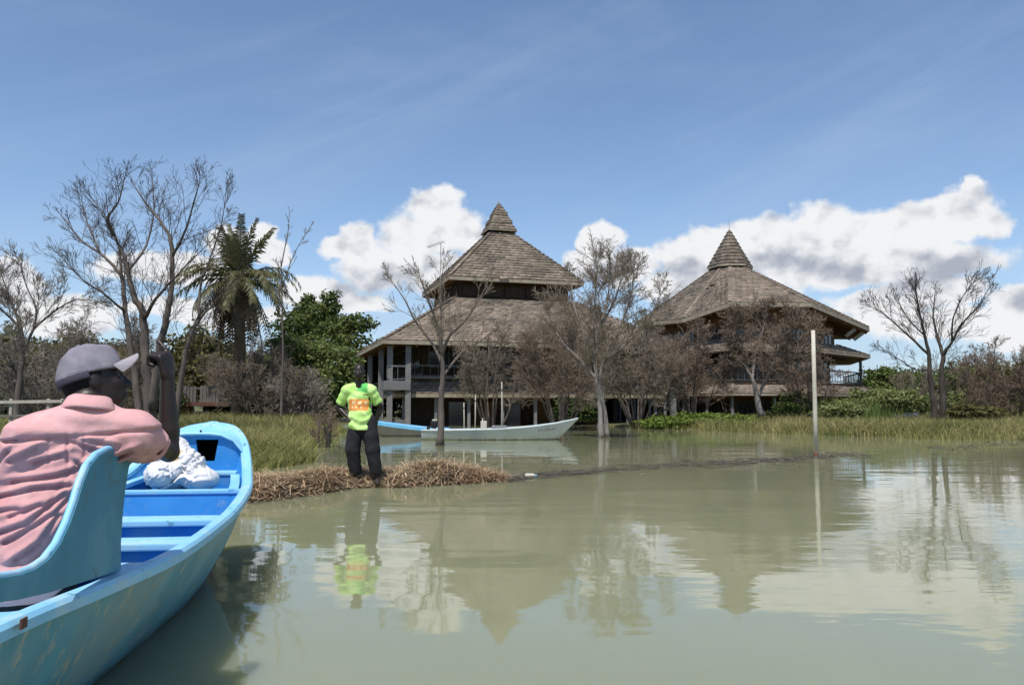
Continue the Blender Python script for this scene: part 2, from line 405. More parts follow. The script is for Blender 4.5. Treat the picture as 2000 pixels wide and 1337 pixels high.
mat('stone_pale', (0.40, 0.37, 0.30), (0.28, 0.26, 0.2), 3.0, 0.9, 0.01, 12)
mat('bleached', (0.45, 0.42, 0.36), (0.36, 0.33, 0.27), 6.0, 0.85)
# ================================================================== water, ground, hills
def ss(a, b, x):
    t = np.clip((np.asarray(x, float) - a) / (b - a), 0, 1); return t * t * (3 - 2 * t)
def vnoise(x, y, seed=0):
    """cheap smooth value noise, vectorised"""
    rs = np.random.RandomState(seed); T = rs.rand(256, 256)
    xi = np.floor(x).astype(int); yi = np.floor(y).astype(int)
    fx = x - xi; fy = y - yi; fx = fx * fx * (3 - 2 * fx); fy = fy * fy * (3 - 2 * fy)
    g = lambda a, b: T[a % 256, b % 256]
    return (g(xi, yi) * (1 - fx) + g(xi + 1, yi) * fx) * (1 - fy) + (g(xi, yi + 1) * (1 - fx) + g(xi + 1, yi + 1) * fx) * fy

def bank_right(x):
    return np.interp(x, [4.5, 5.2, 6.7, 9.0, 11.6, 14, 18, 25, 40, 80], [90, 50, 45.5, 42.5, 35.0, 31.5, 28.6, 26.8, 24, 20])
def ground_h(x, y):
    x = np.asarray(x, float); y = np.asarray(y, float)
    wob = (vnoise(x * 0.4, y * 0.4, 3) - 0.5) * 1.6
    dl = -0.192 * y - x - 0.2 + wob
    hl = ss(-0.6, 2.0, dl) * ss(11.0, 13.5, y + 0.25 * np.minimum(0, x + 4) * -0.4 + wob * 0.4)
    zl = -0.6 + 0.72 * hl + 0.40 * hl * ss(18, 40, y)
    dr = y - bank_right(x) + wob
    hr = ss(-1.2, 2.2, dr) * ss(4.3, 6.0, x)
    zr = -0.6 + 0.70 * hr + hr * (0.45 * ss(44, 62, y) * ss(0.27, 0.34, x / np.maximum(y, 1)))
    zb = -0.6 + 1.4 * ss(78, 98, y)
    z = np.maximum(np.maximum(zl, zr), zb)
    return z + (vnoise(x * 0.9, y * 0.9, 5) - 0.5) * 0.10

def make_ground():
    ys = np.concatenate([[-2500, -400, -60, -10], np.arange(2, 70, 0.7), np.geomspace(70, 3500, 46)[1:]])
    xs = np.concatenate([-np.geomspace(42, 3500, 28)[::-1], np.arange(-41, 41.1, 0.7), np.geomspace(42, 3500, 28)])
    X, Y = np.meshgrid(xs, ys)
    Z = ground_h(X, Y)
    V = np.stack([X, Y, Z], -1).reshape(-1, 3)
    ny, nx = X.shape; i = np.arange(ny * nx).reshape(ny, nx)
    Q = np.stack([i[:-1, :-1], i[:-1, 1:], i[1:, 1:], i[1:, :-1]], -1).reshape(-1, 4)
    npmesh('ground', V, [Q], MAT['ground'], smooth=True, kind='structure')
make_ground()

def make_water():
    m = bpy.data.materials.new('lake_water'); m.use_nodes = True
    nt = m.node_tree; N = nt.nodes; L = nt.links; b = N['Principled BSDF']
    b.inputs['Base Color'].default_value = WATER_COL
    b.inputs['Roughness'].default_value = 0.018; b.inputs['IOR'].default_value = 1.37
    b.inputs['Specular IOR Level'].default_value = 0.5
    b.inputs['Subsurface Weight'].default_value = 1.0; b.inputs['Subsurface Radius'].default_value = (1.0, 0.9, 0.45); b.inputs['Subsurface Scale'].default_value = 1.0
    b.inputs['Subsurface Anisotropy'].default_value = 0.0
    tc = N.new('ShaderNodeTexCoord')
    def layer(sx, sy, scale, detail, rough):
        mp = N.new('ShaderNodeMapping'); mp.inputs['Scale'].default_value = (sx, sy, 1); mp.inputs['Rotation'].default_value = (0, 0, 0.12)
        L.new(tc.outputs['Object'], mp.inputs['Vector'])
        n = N.new('ShaderNodeTexNoise'); n.inputs['Scale'].default_value = scale; n.inputs['Detail'].default_value = detail; n.inputs['Roughness'].default_value = rough
        L.new(mp.outputs[0], n.inputs['Vector']); return n.outputs['Fac']
    def M(op, a, b_):
        n = N.new('ShaderNodeMath'); n.operation = op
        for s, v in zip(n.inputs, (a, b_)):
            if hasattr(v, 'is_output'): L.new(v, s)
            else: s.default_value = v
        return n.outputs[0]
    big = layer(0.35, 0.9, 0.9, 2.0, 0.5)
    mid = layer(0.6, 1.5, 3.2, 3.0, 0.5)
    calm = layer(0.06, 0.16, 1.0, 2.0, 0.5)                    # patches of wind
    cr = N.new('ShaderNodeMapRange'); L.new(calm, cr.inputs[0])
    for i, v in enumerate((0.42, 0.62, 0.25, 1.0)): cr.inputs[i + 1].default_value = v
    h = M('ADD', M('MULTIPLY', big, 0.011), M('MULTIPLY', M('MULTIPLY', mid, cr.outputs[0]), 0.0034))
    bn = N.new('ShaderNodeBump'); bn.inputs['Strength'].default_value = 1.0; bn.inputs['Distance'].default_value = 1.0
    L.new(h, bn.inputs['Height']); L.new(bn.outputs[0], b.inputs['Normal'])
    # turbidity drifting through the lake
    tn = layer(0.08, 0.25, 1.0, 4.0, 0.6)
    mx = N.new('ShaderNodeMix'); mx.data_type = 'RGBA'; L.new(tn, mx.inputs['Factor'])
    mx.inputs['A'].default_value = WATER_COL; mx.inputs['B'].default_value = tuple(c * 0.84 for c in WATER_COL[:3]) + (1,)
    L.new(mx.outputs['Result'], b.inputs['Base Color'])
    ys = [-2500, 0, 40, 3400]; xs = [-3400, -40, 40, 3400]
    V = [(x, y, 0) for y in ys for x in xs]
    Q = [(j * 4 + i, j * 4 + i + 1, (j + 1) * 4 + i + 1, (j + 1) * 4 + i) for j in range(3) for i in range(3)]
    npmesh('water', V, [np.array(Q)], m, kind='structure')
WATER_COL = (0.258, 0.268, 0.160, 1.0)
make_water()

def make_hills():
    xs = np.linspace(-900, 1300, 140); rows = np.linspace(0, 1, 10)
    prof = 10 + 26 * vnoise(xs * 0.006 + 3.1, xs * 0 + 0.5, 8) + 7 * vnoise(xs * 0.03, xs * 0 + 2.2, 9)
    V = []
    for r in rows:
        for x, p in zip(xs, prof):
            V.append((x, 760 + r * 500, -1 + (p + 1) * math.sin(min(1, r * 1.6) * math.pi / 2) * (1 if r < 0.7 else 1 - (r - 0.7) * 2) + 1.5 * vnoise(np.array(x * 0.05), np.array(r * 9.0), 2)))
    i = np.arange(10 * 140).reshape(10, 140)
    Q = np.stack([i[:-1, :-1], i[:-1, 1:], i[1:, 1:], i[1:, :-1]], -1).reshape(-1, 4)
    npmesh('hills', V, [Q], MAT['hill'], smooth=True, kind='structure')
make_hills()

# ================================================================== lodges
def shingle_patch(B0, B1, T1, T0, course, width, thick, rng, VV, TT, QQ, fb=0):
    B0, B1, T1, T0 = (np.asarray(p, float) for p in (B0, B1, T1, T0))
    Ls = (np.linalg.norm(T0 - B0) + np.linalg.norm(T1 - B1)) / 2
    n = max(2, int(round(Ls / course)))
    nrm = unit(np.cross(B1 - B0, (T0 + T1) / 2 - (B0 + B1) / 2))
    if nrm[2] < 0: nrm = -nrm
    for i in range(n):
        s0 = i / n; s1 = min(1.0, (i + 1.12) / n)
        l0 = B0 + (T0 - B0) * s0; r0 = B1 + (T1 - B1) * s0
        l1 = B0 + (T0 - B0) * s1; r1 = B1 + (T1 - B1) * s1
        wd = np.linalg.norm(r0 - l0); m = max(1, int(round(wd / width)))
        cuts = np.linspace(0, 1, m + 1)
        if m > 1: cuts[1:-1] += (rng.rand(m - 1) - 0.5) * 0.5 / m
        for a, b in zip(cuts[:-1], cuts[1:]):
            if rng.rand() < 0.012 and i > 0: continue
            g = 0.02 * (b - a)
            th = thick * (0.75 + 0.7 * rng.rand()); dr = (rng.rand() - 0.5) * 0.16 / n - (0.35 / n * rng.rand() if rng.rand() < 0.03 else 0)
            dv0 = (T0 - B0) * dr; dv1 = (T1 - B1) * dr
            bl = l0 + (r0 - l0) * (a + g) + dv0; br = l0 + (r0 - l0) * (b - g) + dv1
            tl = l1 + (r1 - l1) * (a + g) + nrm * thick * 0.15; tr = l1 + (r1 - l1) * (b - g) + nrm * thick * 0.15
            k = len(VV)
            VV.extend([bl + nrm * .004, br + nrm * .004, bl + nrm * th, br + nrm * th, tr, tl])
            QQ.extend([(k, k + 1, k + 3, k + 2), (k + 2, k + 3, k + 4, k + 5)])
            TT.extend([(k, k + 2, k + 5), (k + 1, k + 4, k + 3)])

def roof_tier(parent, bot, top, course, width, thick, seed, fascia_h=0.22, closed_top=False, hip=True):
    """bot, top: rings of 3-D points (same count). Gives one roof part with shingles, hip caps and eave boards under it."""
    rng = np.random.RandomState(seed); n = len(bot)
    bot = [np.asarray(p, float) for p in bot]; top = [np.asarray(p, float) for p in top]
    d = MB()
    d.add(bot + top + [p - np.array((0, 0, .10)) for p in bot] + [p - np.array((0, 0, .10)) for p in top],
          [(i, (i + 1) % n, n + (i + 1) % n, n + i) for i in range(n)] + [(2 * n + i, 3 * n + i, 3 * n + (i + 1) % n, 2 * n + (i + 1) % n) for i in range(n)]
          + [(i, 2 * n + i, 2 * n + (i + 1) % n, (i + 1) % n) for i in range(n)])
    roof = d.build('roof', MAT['roof_deck'], parent)
    VV, TT, QQ = [], [], []
    for i in range(n):
        j = (i + 1) % n
        shingle_patch(bot[i], bot[j], top[j], top[i], course, width, thick, rng, VV, TT, QQ)
    npmesh('shingle', np.array(VV), [np.array(QQ), np.array(TT)], MAT['shingle'], roof, kind='stuff')
    if hip:
        c = MB()
        for i in range(n):
            L = np.linalg.norm(top[i] - bot[i]); m = max(2, int(L / (course * 1.1)))
            for k in range(m):
                a = bot[i] + (top[i] - bot[i]) * (k / m); b = bot[i] + (top[i] - bot[i]) * ((k + 1.1) / m)
                off = np.array((0, 0, thick * 1.1))
                c.beam(a + off * 1.5, b + off * 0.9, 0.26, 0.05)
        c.build('hip_cap', MAT['shingle'], roof, kind='stuff')
    for i in range(n):
        j = (i + 1) % n
        dn = np.array((0, 0, fascia_h / 2 + 0.02)); out = unit(np.cross(bot[j] - bot[i], (0, 0, 1))) * 0.03
        cen = sum(bot) / n
        if np.dot(out, (bot[i] + bot[j]) / 2 - cen) < 0: out = -out
        MB().beam(bot[i] - dn + out, bot[j] - dn + out, 0.05, fascia_h).build('fascia_board', MAT['fascia'], roof)
    return roof
def ring_scale(ring, c, s, z):
    c = np.asarray(c, float)
    return [np.array((c[0] + (p[0] - c[0]) * s, c[1] + (p[1] - c[1]) * s, z if not hasattr(z, '__len__') else z[i])) for i, p in enumerate(ring)]
def wall_ring(parent, ring, z0, z1, material, name='wall'):
    n = len(ring); b = MB()
    b.add([(p[0], p[1], z0) for p in ring] + [(p[0], p[1], z1) for p in ring], [(i, (i + 1) % n, n + (i + 1) % n, n + i) for i in range(n)])
    return b.build(name, MAT[material], parent)
def slab_ring(parent, outer, inner, z, th, material, name):
    """flat annular slab between two rings (soffits, balcony floors); outer/inner carry their own z when z is None"""
    n = len(outer); o = [np.array((p[0], p[1], z if z is not None else p[2])) for p in outer]; q = [np.array((p[0], p[1], z if z is not None else p[2])) for p in inner]
    dn = np.array((0, 0, th)); b = MB()
    b.add(o + q + [p - dn for p in o] + [p - dn for p in q],
          [f for i in range(n) for j in [(i + 1) % n] for f in ((i, j, n + j, n + i), (2 * n + i, 3 * n + i, 3 * n + j, 2 * n + j), (i, 2 * n + i, 2 * n + j, j), (n + i, n + j, 3 * n + j, 3 * n + i))])
    return b.build(name, MAT[material], parent)
def window_bay(parent, a, b, z0, z1, out, fm='frame_wood'):
    """one window between two wall points: frame with mullions and a pane behind it"""
    a = np.array((a[0], a[1], 0.)); b = np.array((b[0], b[1], 0.)); o = np.asarray(out, float) * 0.05
    d = b - a; m = MB(); w = 0.09
    P3 = lambda t, z: a + d * t + np.array((0, 0, z)) + o
    m.beam(P3(0, z0), P3(1, z0), w, w); m.beam(P3(0, z1), P3(1, z1), w, w)
    for t in (0, 0.33, 0.66, 1): m.beam(P3(t, z0 + w / 2), P3(t, z1 - w / 2), w * 0.8, w, up=unit(d))
    f = m.build('window', MAT[fm], parent)
    p = MB(); p.prism([P3(0.01, z0 + .03), P3(0.99, z0 + .03), P3(0.99, z1 - .03), P3(0.01, z1 - .03)], -np.asarray(out, float) * 0.02)
    p.build('pane', MAT['glass_dark' if fm == 'frame_wood' else fm], f)
def railing(parent, a, b, z, h=0.95, material='rail_grey', step=0.5):
    a = np.array((a[0], a[1], 0.)); b = np.array((b[0], b[1], 0.)); up = np.array((0, 0, 1.))
    m = MB(); m.beam(a + up * (z + h), b + up * (z + h), 0.09, 0.10); m.beam(a + up * (z + 0.12), b + up * (z + 0.12), 0.05, 0.06)
    n = max(1, int(np.linalg.norm(b - a) / step))
    for k in range(n + 1):
        p = a + (b - a) * k / n; m.beam(p + up * (z + .15), p + up * (z + h - .05), 0.035, 0.035, up=(1, 0, 0))
    m.build('railing', MAT[material], parent)
def post(parent, x, y, z0, z1, s=0.24, material='grey_post'):
    MB().box((x, y, (z0 + z1) / 2), (s, s, z1 - z0), 0.1).build('post', MAT[material], parent, bevel=0.012)
def outward(a, b, c):
    o = unit(np.cross(np.array((b[0] - a[0], b[1] - a[1], 0.)), (0, 0, 1)))
    return o if np.dot(o, np.array(((a[0] + b[0]) / 2 - c[0], (a[1] + b[1]) / 2 - c[1], 0))) > 0 else -o

def lodge_left():
    cx, cy = -1.0, 61.0; th = R(17); K = 1.15
    T = thing('lodge', 'lodge with square pyramid shingle roof and short stepped cap, behind the moored boats', 'building', (cx, cy, 0), 'shingled lodges on the flooded shore')
    ca, sa = math.cos(th), math.sin(th)
    def pt(u, v, z): return np.array((cx + u * ca - v * sa, cy + u * sa + v * ca, z))
    def sq(h, z): return [pt(-h, -h, z), pt(h, -h, z), pt(h, h, z), pt(-h, h, z)]
    ctr = (cx, cy, 0)
    # spire cap in steps
    for k, (h0, h1, z0, z1) in enumerate(((1.08, 0.70, 14.32, 15.02), (0.80, 0.42, 15.02, 15.66), (0.52, 0.03, 15.66, 16.55))):
        roof_tier(T, sq(h0, z0), sq(h1, z1), 0.26, 0.4, 0.05, 40 + k, fascia_h=0.08, hip=False)
    MB().tube([pt(0, 0, 16.4), pt(0, 0, 16.75)], [0.06, 0.03], 6).build('finial', MAT['fascia'], T)
    MB().box(pt(0, 0, 14.2), (1.36, 1.36, 0.5), th).build('cap_neck', MAT['dark_wood'], T)
    roof_tier(T, sq(4.85, 10.0), sq(0.74, 14.15), 0.37, 0.44, 0.085, 11)
    slab_ring(T, sq(4.75, 9.77), sq(3.9, 10.0), None, 0.05, 'soffit', 'soffit')
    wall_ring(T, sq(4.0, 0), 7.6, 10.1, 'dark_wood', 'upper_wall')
    for s in range(4):                                               # louvred clerestory
        for k in range(5):
            q = sq(4.03, 0); a = q[s]; b = q[(s + 1) % 4]
            if s in (0, 1, 3): window_bay(T, a + (b - a) * (0.04 + k * 0.19), a + (b - a) * (0.04 + k * 0.19 + 0.16), 8.85, 9.5, outward(a, b, ctr), 'dark_wood')
    roof_tier(T, sq(10.0, 5.15), sq(4.25, 8.65), 0.42, 0.5, 0.085, 12)
    slab_ring(T, sq(9.9, 4.92), sq(6.2 * K, 5.75), None, 0.05, 'soffit', 'soffit')
    for u in np.linspace(-9.4, 9.4, 14):                             # rafters under the eave
        MB().beam(pt(u, -9.8, 4.85), pt(u, -7.2, 5.6), 0.09, 0.16).build('rafter', MAT['warm_wood'], T)
        MB().beam(pt(-9.8, u, 4.85), pt(-7.2, u, 5.6), 0.09, 0.16).build('rafter', MAT['warm_wood'], T)
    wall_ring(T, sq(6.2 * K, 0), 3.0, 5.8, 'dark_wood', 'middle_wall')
    for s in (0, 1, 3):
        q = sq(6.22 * K, 0); a = q[s]; b = q[(s + 1) % 4]
        for k in range(6):
            t = 0.03 + k * 0.16
            window_bay(T, a + (b - a) * t, a + (b - a) * (t + 0.14), 3.7, 5.15, outward(a, b, ctr))
    roof_tier(T, sq(8.95, 2.0), sq(7.3, 3.15), 0.36, 0.5, 0.08, 13)
    slab_ring(T, sq(8.9, 1.78), sq(6.0, 1.93), None, 0.05, 'soffit', 'soffit')
    railing(T, pt(-8.3, -8.2, 0), pt(8.3, -8.2, 0), 3.0, 0.75)
    slab_ring(T, sq(8.3, 3.05), sq(7.1, 3.05), None, 0.12, 'concrete', 'balcony_floor')
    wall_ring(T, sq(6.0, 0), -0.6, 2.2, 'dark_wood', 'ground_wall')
    q = sq(6.02, 0)
    for k in range(6):
        a = q[0] + (q[1] - q[0]) * (0.04 + k * 0.16); b = q[0] + (q[1] - q[0]) * (0.04 + k * 0.16 + 0.12)
        MB().beam((a + b) / 2 + np.array((0, -.04, 0.0)), (a + b) / 2 + np.array((0, -.04, 1.5)), np.linalg.norm(b - a), 0.05, up=(0, 1, 0)).build('door_panel', MAT['warm_wood'] if k % 2 else MAT['glass_dark'], T)
    for u in (-8.5, -6.5, -4.4, -2.2, 0, 2.2, 4.4, 6.5, 8.5): post(T, *pt(u, -8.55, 0)[:2], -0.9, 1.78, 0.2)
    for (u, v) in ((-9.5, -9.4), (-9.5, -5.6), (-8.4, -9.45), (9.4, -9.4), (-9.5, 0), (9.4, 0), (-9.5, 9.3), (9.4, 9.3)): post(T, *pt(u, v, 0)[:2], -0.9, 4.86, 0.34, 'concrete')
    # corner balcony in bare concrete
    MB().box(pt(-9.1, -8.9, 2.45), (1.6, 1.6, 0.55), th).build('corner_balcony', MAT['concrete'], T, bevel=0.02)
    MB().box(pt(-9.1, -8.8, 0.15), (1.5, 1.0, 0.5), th).build('plinth', MAT['concrete'], T, bevel=0.02)
    railing(T, pt(-9.7, -9.55, 0), pt(-8.4, -9.55, 0), 2.72, 0.9)
    return pt
LP = lodge_left()

def lodge_right():
    c = P(1432, 800, 69.0); cx, cy = c[0], c[1]
    T = thing('lodge', 'lodge with many sided shingle roof under a tall pointed spire, at the right', 'building', (cx, cy, 0), 'shingled lodges on the flooded shore')
    E = [P(1335, 622, 63.5), P(1426, 590, 59.5), P(1583, 591, 61), P(1697, 640, 69), P(1660, 655, 79), P(1480, 655, 82), P(1300, 655, 79), P(1246, 630, 70)]
    zt = P(1432, 521, 69)[2]
    def octo(r, z):
        out = []
        for p in E:
            d = unit(np.array((p[0] - cx, p[1] - cy, 0))); out.append(np.array((cx + d[0] * r, cy + d[1] * r, z)))
        return out
    ctr = (cx, cy, 0); up = np.array((0, 0, 1.))
    za = P(1428, 449, 69)[2]
    roof_tier(T, octo(1.88, zt), octo(0.05, za), 0.36, 0.45, 0.07, 21, fascia_h=0.16, hip=False)
    MB().tube([(cx, cy, za - 0.1), (cx, cy, za + 0.9)], [0.03, 0.015], 6).build('lightning_rod', MAT['metal_grey'], T)
    wall_ring(T, octo(1.42, 0), zt - 0.6, zt + .1, 'dark_wood', 'spire_neck')
    roof_tier(T, E, octo(1.5, zt - .22), 0.34, 0.5, 0.07, 23, fascia_h=0.30)
    inner = ring_scale(E, ctr, 0.74, [p[2] + 0.35 for p in E])
    slab_ring(T, [p - up * 0.34 for p in ring_scale(E, ctr, 0.99, [p[2] for p in E])], inner, None, 0.05, 'soffit', 'soffit')
    n = 8
    for i in (7, 0, 1, 2, 3):
        j = (i + 1) % n
        for t in np.linspace(0.06, 0.94, 6):
            o = E[i] + (E[j] - E[i]) * t; q = inner[i] + (inner[j] - inner[i]) * t
            MB().beam(o - up * 0.42 + (q - o) * 0.03, q - up * 0.1, 0.10, 0.18).build('rafter', MAT['warm_wood'], T)
    wu = ring_scale(E, ctr, 0.74, 0)
    wall_ring(T, wu, 6.4, 9.3, 'soffit', 'upper_wall')
    wd = ring_scale(E, ctr, 0.742, 0)
    for i in (7, 0, 1, 2, 3):
        a, b = wd[i], wd[(i + 1) % n]
        for k in range(3):
            t = 0.05 + k * 0.31
            window_bay(T, a + (b - a) * t, a + (b - a) * (t + 0.27), 6.35, 7.25, outward(a, b, ctr))
    roof_tier(T, ring_scale(E, ctr, 1.0, 5.45), ring_scale(E, ctr, 0.76, 6.35), 0.34, 0.5, 0.07, 24, fascia_h=0.16)
    slab_ring(T, ring_scale(E, ctr, 0.99, 5.25), ring_scale(E, ctr, 0.74, 5.4), None, 0.05, 'soffit', 'soffit')
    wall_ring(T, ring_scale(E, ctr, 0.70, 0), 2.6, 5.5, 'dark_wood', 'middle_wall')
    for i in (7, 0, 1, 2, 3):
        w = ring_scale(E, ctr, 0.703, 0); a, b = w[i], w[(i + 1) % n]
        for k in range(3):
            t = 0.05 + k * 0.31
            window_bay(T, a + (b - a) * t, a + (b - a) * (t + 0.27), 3.3, 4.9, outward(a, b, ctr))
        rl = ring_scale(E, ctr, 0.93, 0); railing(T, rl[i], rl[(i + 1) % n], 3.05, 0.98)
        post(T, rl[i][0], rl[i][1], 3.0, 5.25, 0.18, 'frame_wood')
    slab_ring(T, ring_scale(E, ctr, 0.95, 3.05), ring_scale(E, ctr, 0.70, 3.05), None, 0.16, 'dark_wood', 'balcony_floor')
    lo = ring_scale(E, ctr, 1.08, 2.15)
    roof_tier(T, lo, ring_scale(E, ctr, 0.90, 3.0), 0.34, 0.5, 0.07, 25, fascia_h=0.14)
    slab_ring(T, ring_scale(E, ctr, 1.07, 1.98), ring_scale(E, ctr, 0.7, 2.1), None, 0.05, 'soffit', 'soffit')
    wall_ring(T, ring_scale(E, ctr, 0.80, 0), -0.6, 2.2, 'warm_wood', 'ground_wall')
    for i in (6, 7, 0, 1, 2, 3):
        w = ring_scale(E, ctr, 0.803, 0); a, b = w[i], w[(i + 1) % n]
        for k in range(3):
            t = 0.06 + k * 0.31
            window_bay(T, a + (b - a) * t, a + (b - a) * (t + 0.26), 0.35, 1.6, outward(a, b, ctr))
        pr = ring_scale(E, ctr, 1.03, 0); a, b = pr[i], pr[(i + 1) % n]
        m = max(2, int(np.linalg.norm(b - a) / 2.6))
        for k in range(m):
            q = a + (b - a) * k / m; post(T, q[0], q[1], -0.9, 1.98, 0.17)
    # the long verandah wing that ties the two lodges together
    a = P(1150, 800, 63); b = P(1300, 800, 60)
    for p0, p1 in (((a[0], a[1]), (b[0], b[1])),):
        d = unit(np.array((p1[0] - p0[0], p1[1] - p0[1], 0))); nn = np.cross(d, up); nn = nn if nn[1] < 0 else -nn
        A0 = np.array((p0[0], p0[1], 2.1)); B0 = np.array((p1[0], p1[1], 2.1))
        back = -nn * 3.2
        roof_tier(T, [A0, B0, B0 + back + up * 1.5, A0 + back + up * 1.5], [A0 + back * .97 + up * 1.5, B0 + back * .97 + up * 1.5, B0 + back + up * 1.52, A0 + back + up * 1.52], 0.34, 0.5, 0.07, 26, fascia_h=0.14, hip=False)
        for t in np.linspace(0.02, 0.98, 6):
            q = A0 + (B0 - A0) * t - nn * 0.2; post(T, q[0], q[1], -0.9, 1.98, 0.17)
        w0 = A0 + back * 0.8; w1 = B0 + back * 0.8
        MB().prism([w0 - up * 2.7, w1 - up * 2.7, w1 + up * 0.9, w0 + up * 0.9], back * 0.03).build('wing_wall', MAT['dark_wood'], T)
    # pale gable brackets at the right hand eave
    for t in (0.80, 0.96):
        o = E[2] + (E[3] - E[2]) * t; q = inner[2] + (inner[3] - inner[2]) * t
        MB().beam(o * 0.9 + q * 0.1 - up * 0.5, o * 0.62 + q * 0.38 - up * 1.2, 0.14, 0.3).build('eave_bracket', MAT['fascia'], T)
lodge_right()
# ================================================================== plants
def tubes_np(polys, nside):
    """polys: list of (pts list, radii list); returns V, Q"""
    groups = {}
    for pts, rad in polys: groups.setdefault(len(pts), []).append((pts, rad))
    Vs, Qs, base = [], [], 0
    for k, lst in groups.items():
        A = np.array([p for p, _ in lst], float); Rr = np.array([r for _, r in lst], float)
        D = np.empty_like(A); D[:, 1:-1] = A[:, 2:] - A[:, :-2]; D[:, 0] = A[:, 1] - A[:, 0]; D[:, -1] = A[:, -1] - A[:, -2]
        D /= np.maximum(np.linalg.norm(D, axis=2, keepdims=True), 1e-9)
        m0 = unit_rows(A[:, -1] - A[:, 0])
        ref = np.where((np.abs(m0[:, 2]) < 0.75)[:, None], np.array((0, 0, 1.)), np.array((0, 1., 0)))[:, None, :]
        S = np.cross(D, ref); S /= np.maximum(np.linalg.norm(S, axis=2, keepdims=True), 1e-9)
        U = np.cross(S, D)
        ang = np.arange(nside) * 2 * math.pi / nside
        ring = A[:, :, None, :] + (S[:, :, None, :] * np.cos(ang)[None, None, :, None] + U[:, :, None, :] * np.sin(ang)[None, None, :, None]) * Rr[:, :, None, None]
        n = len(lst); V = ring.reshape(-1, 3)
        idx = base + np.arange(n * k * nside).reshape(n, k, nside)
        a = idx[:, :-1, :]; b = np.roll(idx, -1, axis=2)[:, :-1, :]; c = np.roll(idx, -1, axis=2)[:, 1:, :]; d = idx[:, 1:, :]
        Q = np.stack([a, b, c, d], -1).reshape(-1, 4)
        Vs.append(V); Qs.append(Q); base += len(V)
    return np.concatenate(Vs), np.concatenate(Qs)
def unit_rows(a):
    return a / np.maximum(np.linalg.norm(a, axis=-1, keepdims=True), 1e-9)

def rvec(rg):
    while True:
        v = (rg.uniform(-1, 1), rg.uniform(-1, 1), rg.uniform(-1, 1)); l = v[0] ** 2 + v[1] ** 2 + v[2] ** 2
        if 0.05 < l < 1: l = math.sqrt(l); return (v[0] / l, v[1] / l, v[2] / l)
def nrm3(v):
    l = math.sqrt(v[0] ** 2 + v[1] ** 2 + v[2] ** 2) or 1; return (v[0] / l, v[1] / l, v[2] / l)
def grow(rg, p, d, L, r, lvl, prm, out):
    """a branch from p along d; side branches until prm['n'] runs out"""
    nseg = (4, 3, 2, 1)[min(lvl, 4) - 1]
    pts = [p]; rad = [r]; tip = max(prm['rmin'], r * 0.35); q = p; dd = d
    for k in range(nseg):
        w = rvec(rg); wb = prm['wob']
        dd = nrm3((dd[0] + w[0] * wb, dd[1] + w[1] * wb, dd[2] + w[2] * wb + prm['up']))
        s = L / nseg
        q = (q[0] + dd[0] * s, q[1] + dd[1] * s, q[2] + dd[2] * s); pts.append(q)
        rad.append(r + (tip - r) * (k + 1) / nseg)
    out.setdefault(lvl, []).append((pts, rad))
    if lvl >= len(prm['n']): return
    nc = prm['n'][lvl]; nc = int(nc) + (1 if rg.random() < nc - int(nc) else 0)
    for c in range(nc):
        t = rg.uniform(prm.get('t0', 0.15), 1.0); x = t * nseg; i = min(nseg - 1, int(x)); f = x - i
        a, b = pts[i], pts[i + 1]
        pp = (a[0] + (b[0] - a[0]) * f, a[1] + (b[1] - a[1]) * f, a[2] + (b[2] - a[2]) * f)
        bd = nrm3((b[0] - a[0], b[1] - a[1], b[2] - a[2])); w = rvec(rg)
        dot = w[0] * bd[0] + w[1] * bd[1] + w[2] * bd[2]
        pe = nrm3((w[0] - dot * bd[0], w[1] - dot * bd[1], w[2] - dot * bd[2]))
        an = rg.uniform(*prm['ang']); ca, sa = math.cos(an), math.sin(an)
        nd = (bd[0] * ca + pe[0] * sa, bd[1] * ca + pe[1] * sa, bd[2] * ca + pe[2] * sa)
        rr = max(prm['rmin'], (rad[i] + (rad[i + 1] - rad[i]) * f) * prm['rr'])
        grow(rg, pp, nd, L * rg.uniform(*prm['lr']) * (1.15 - 0.45 * t), rr, lvl + 1, prm, out)
PRM = dict(n=[0, 6, 5, 3], wob=0.11, up=0.06, ang=(0.30, 0.75), lr=(0.45, 0.72), rr=0.48, rmin=0.006)

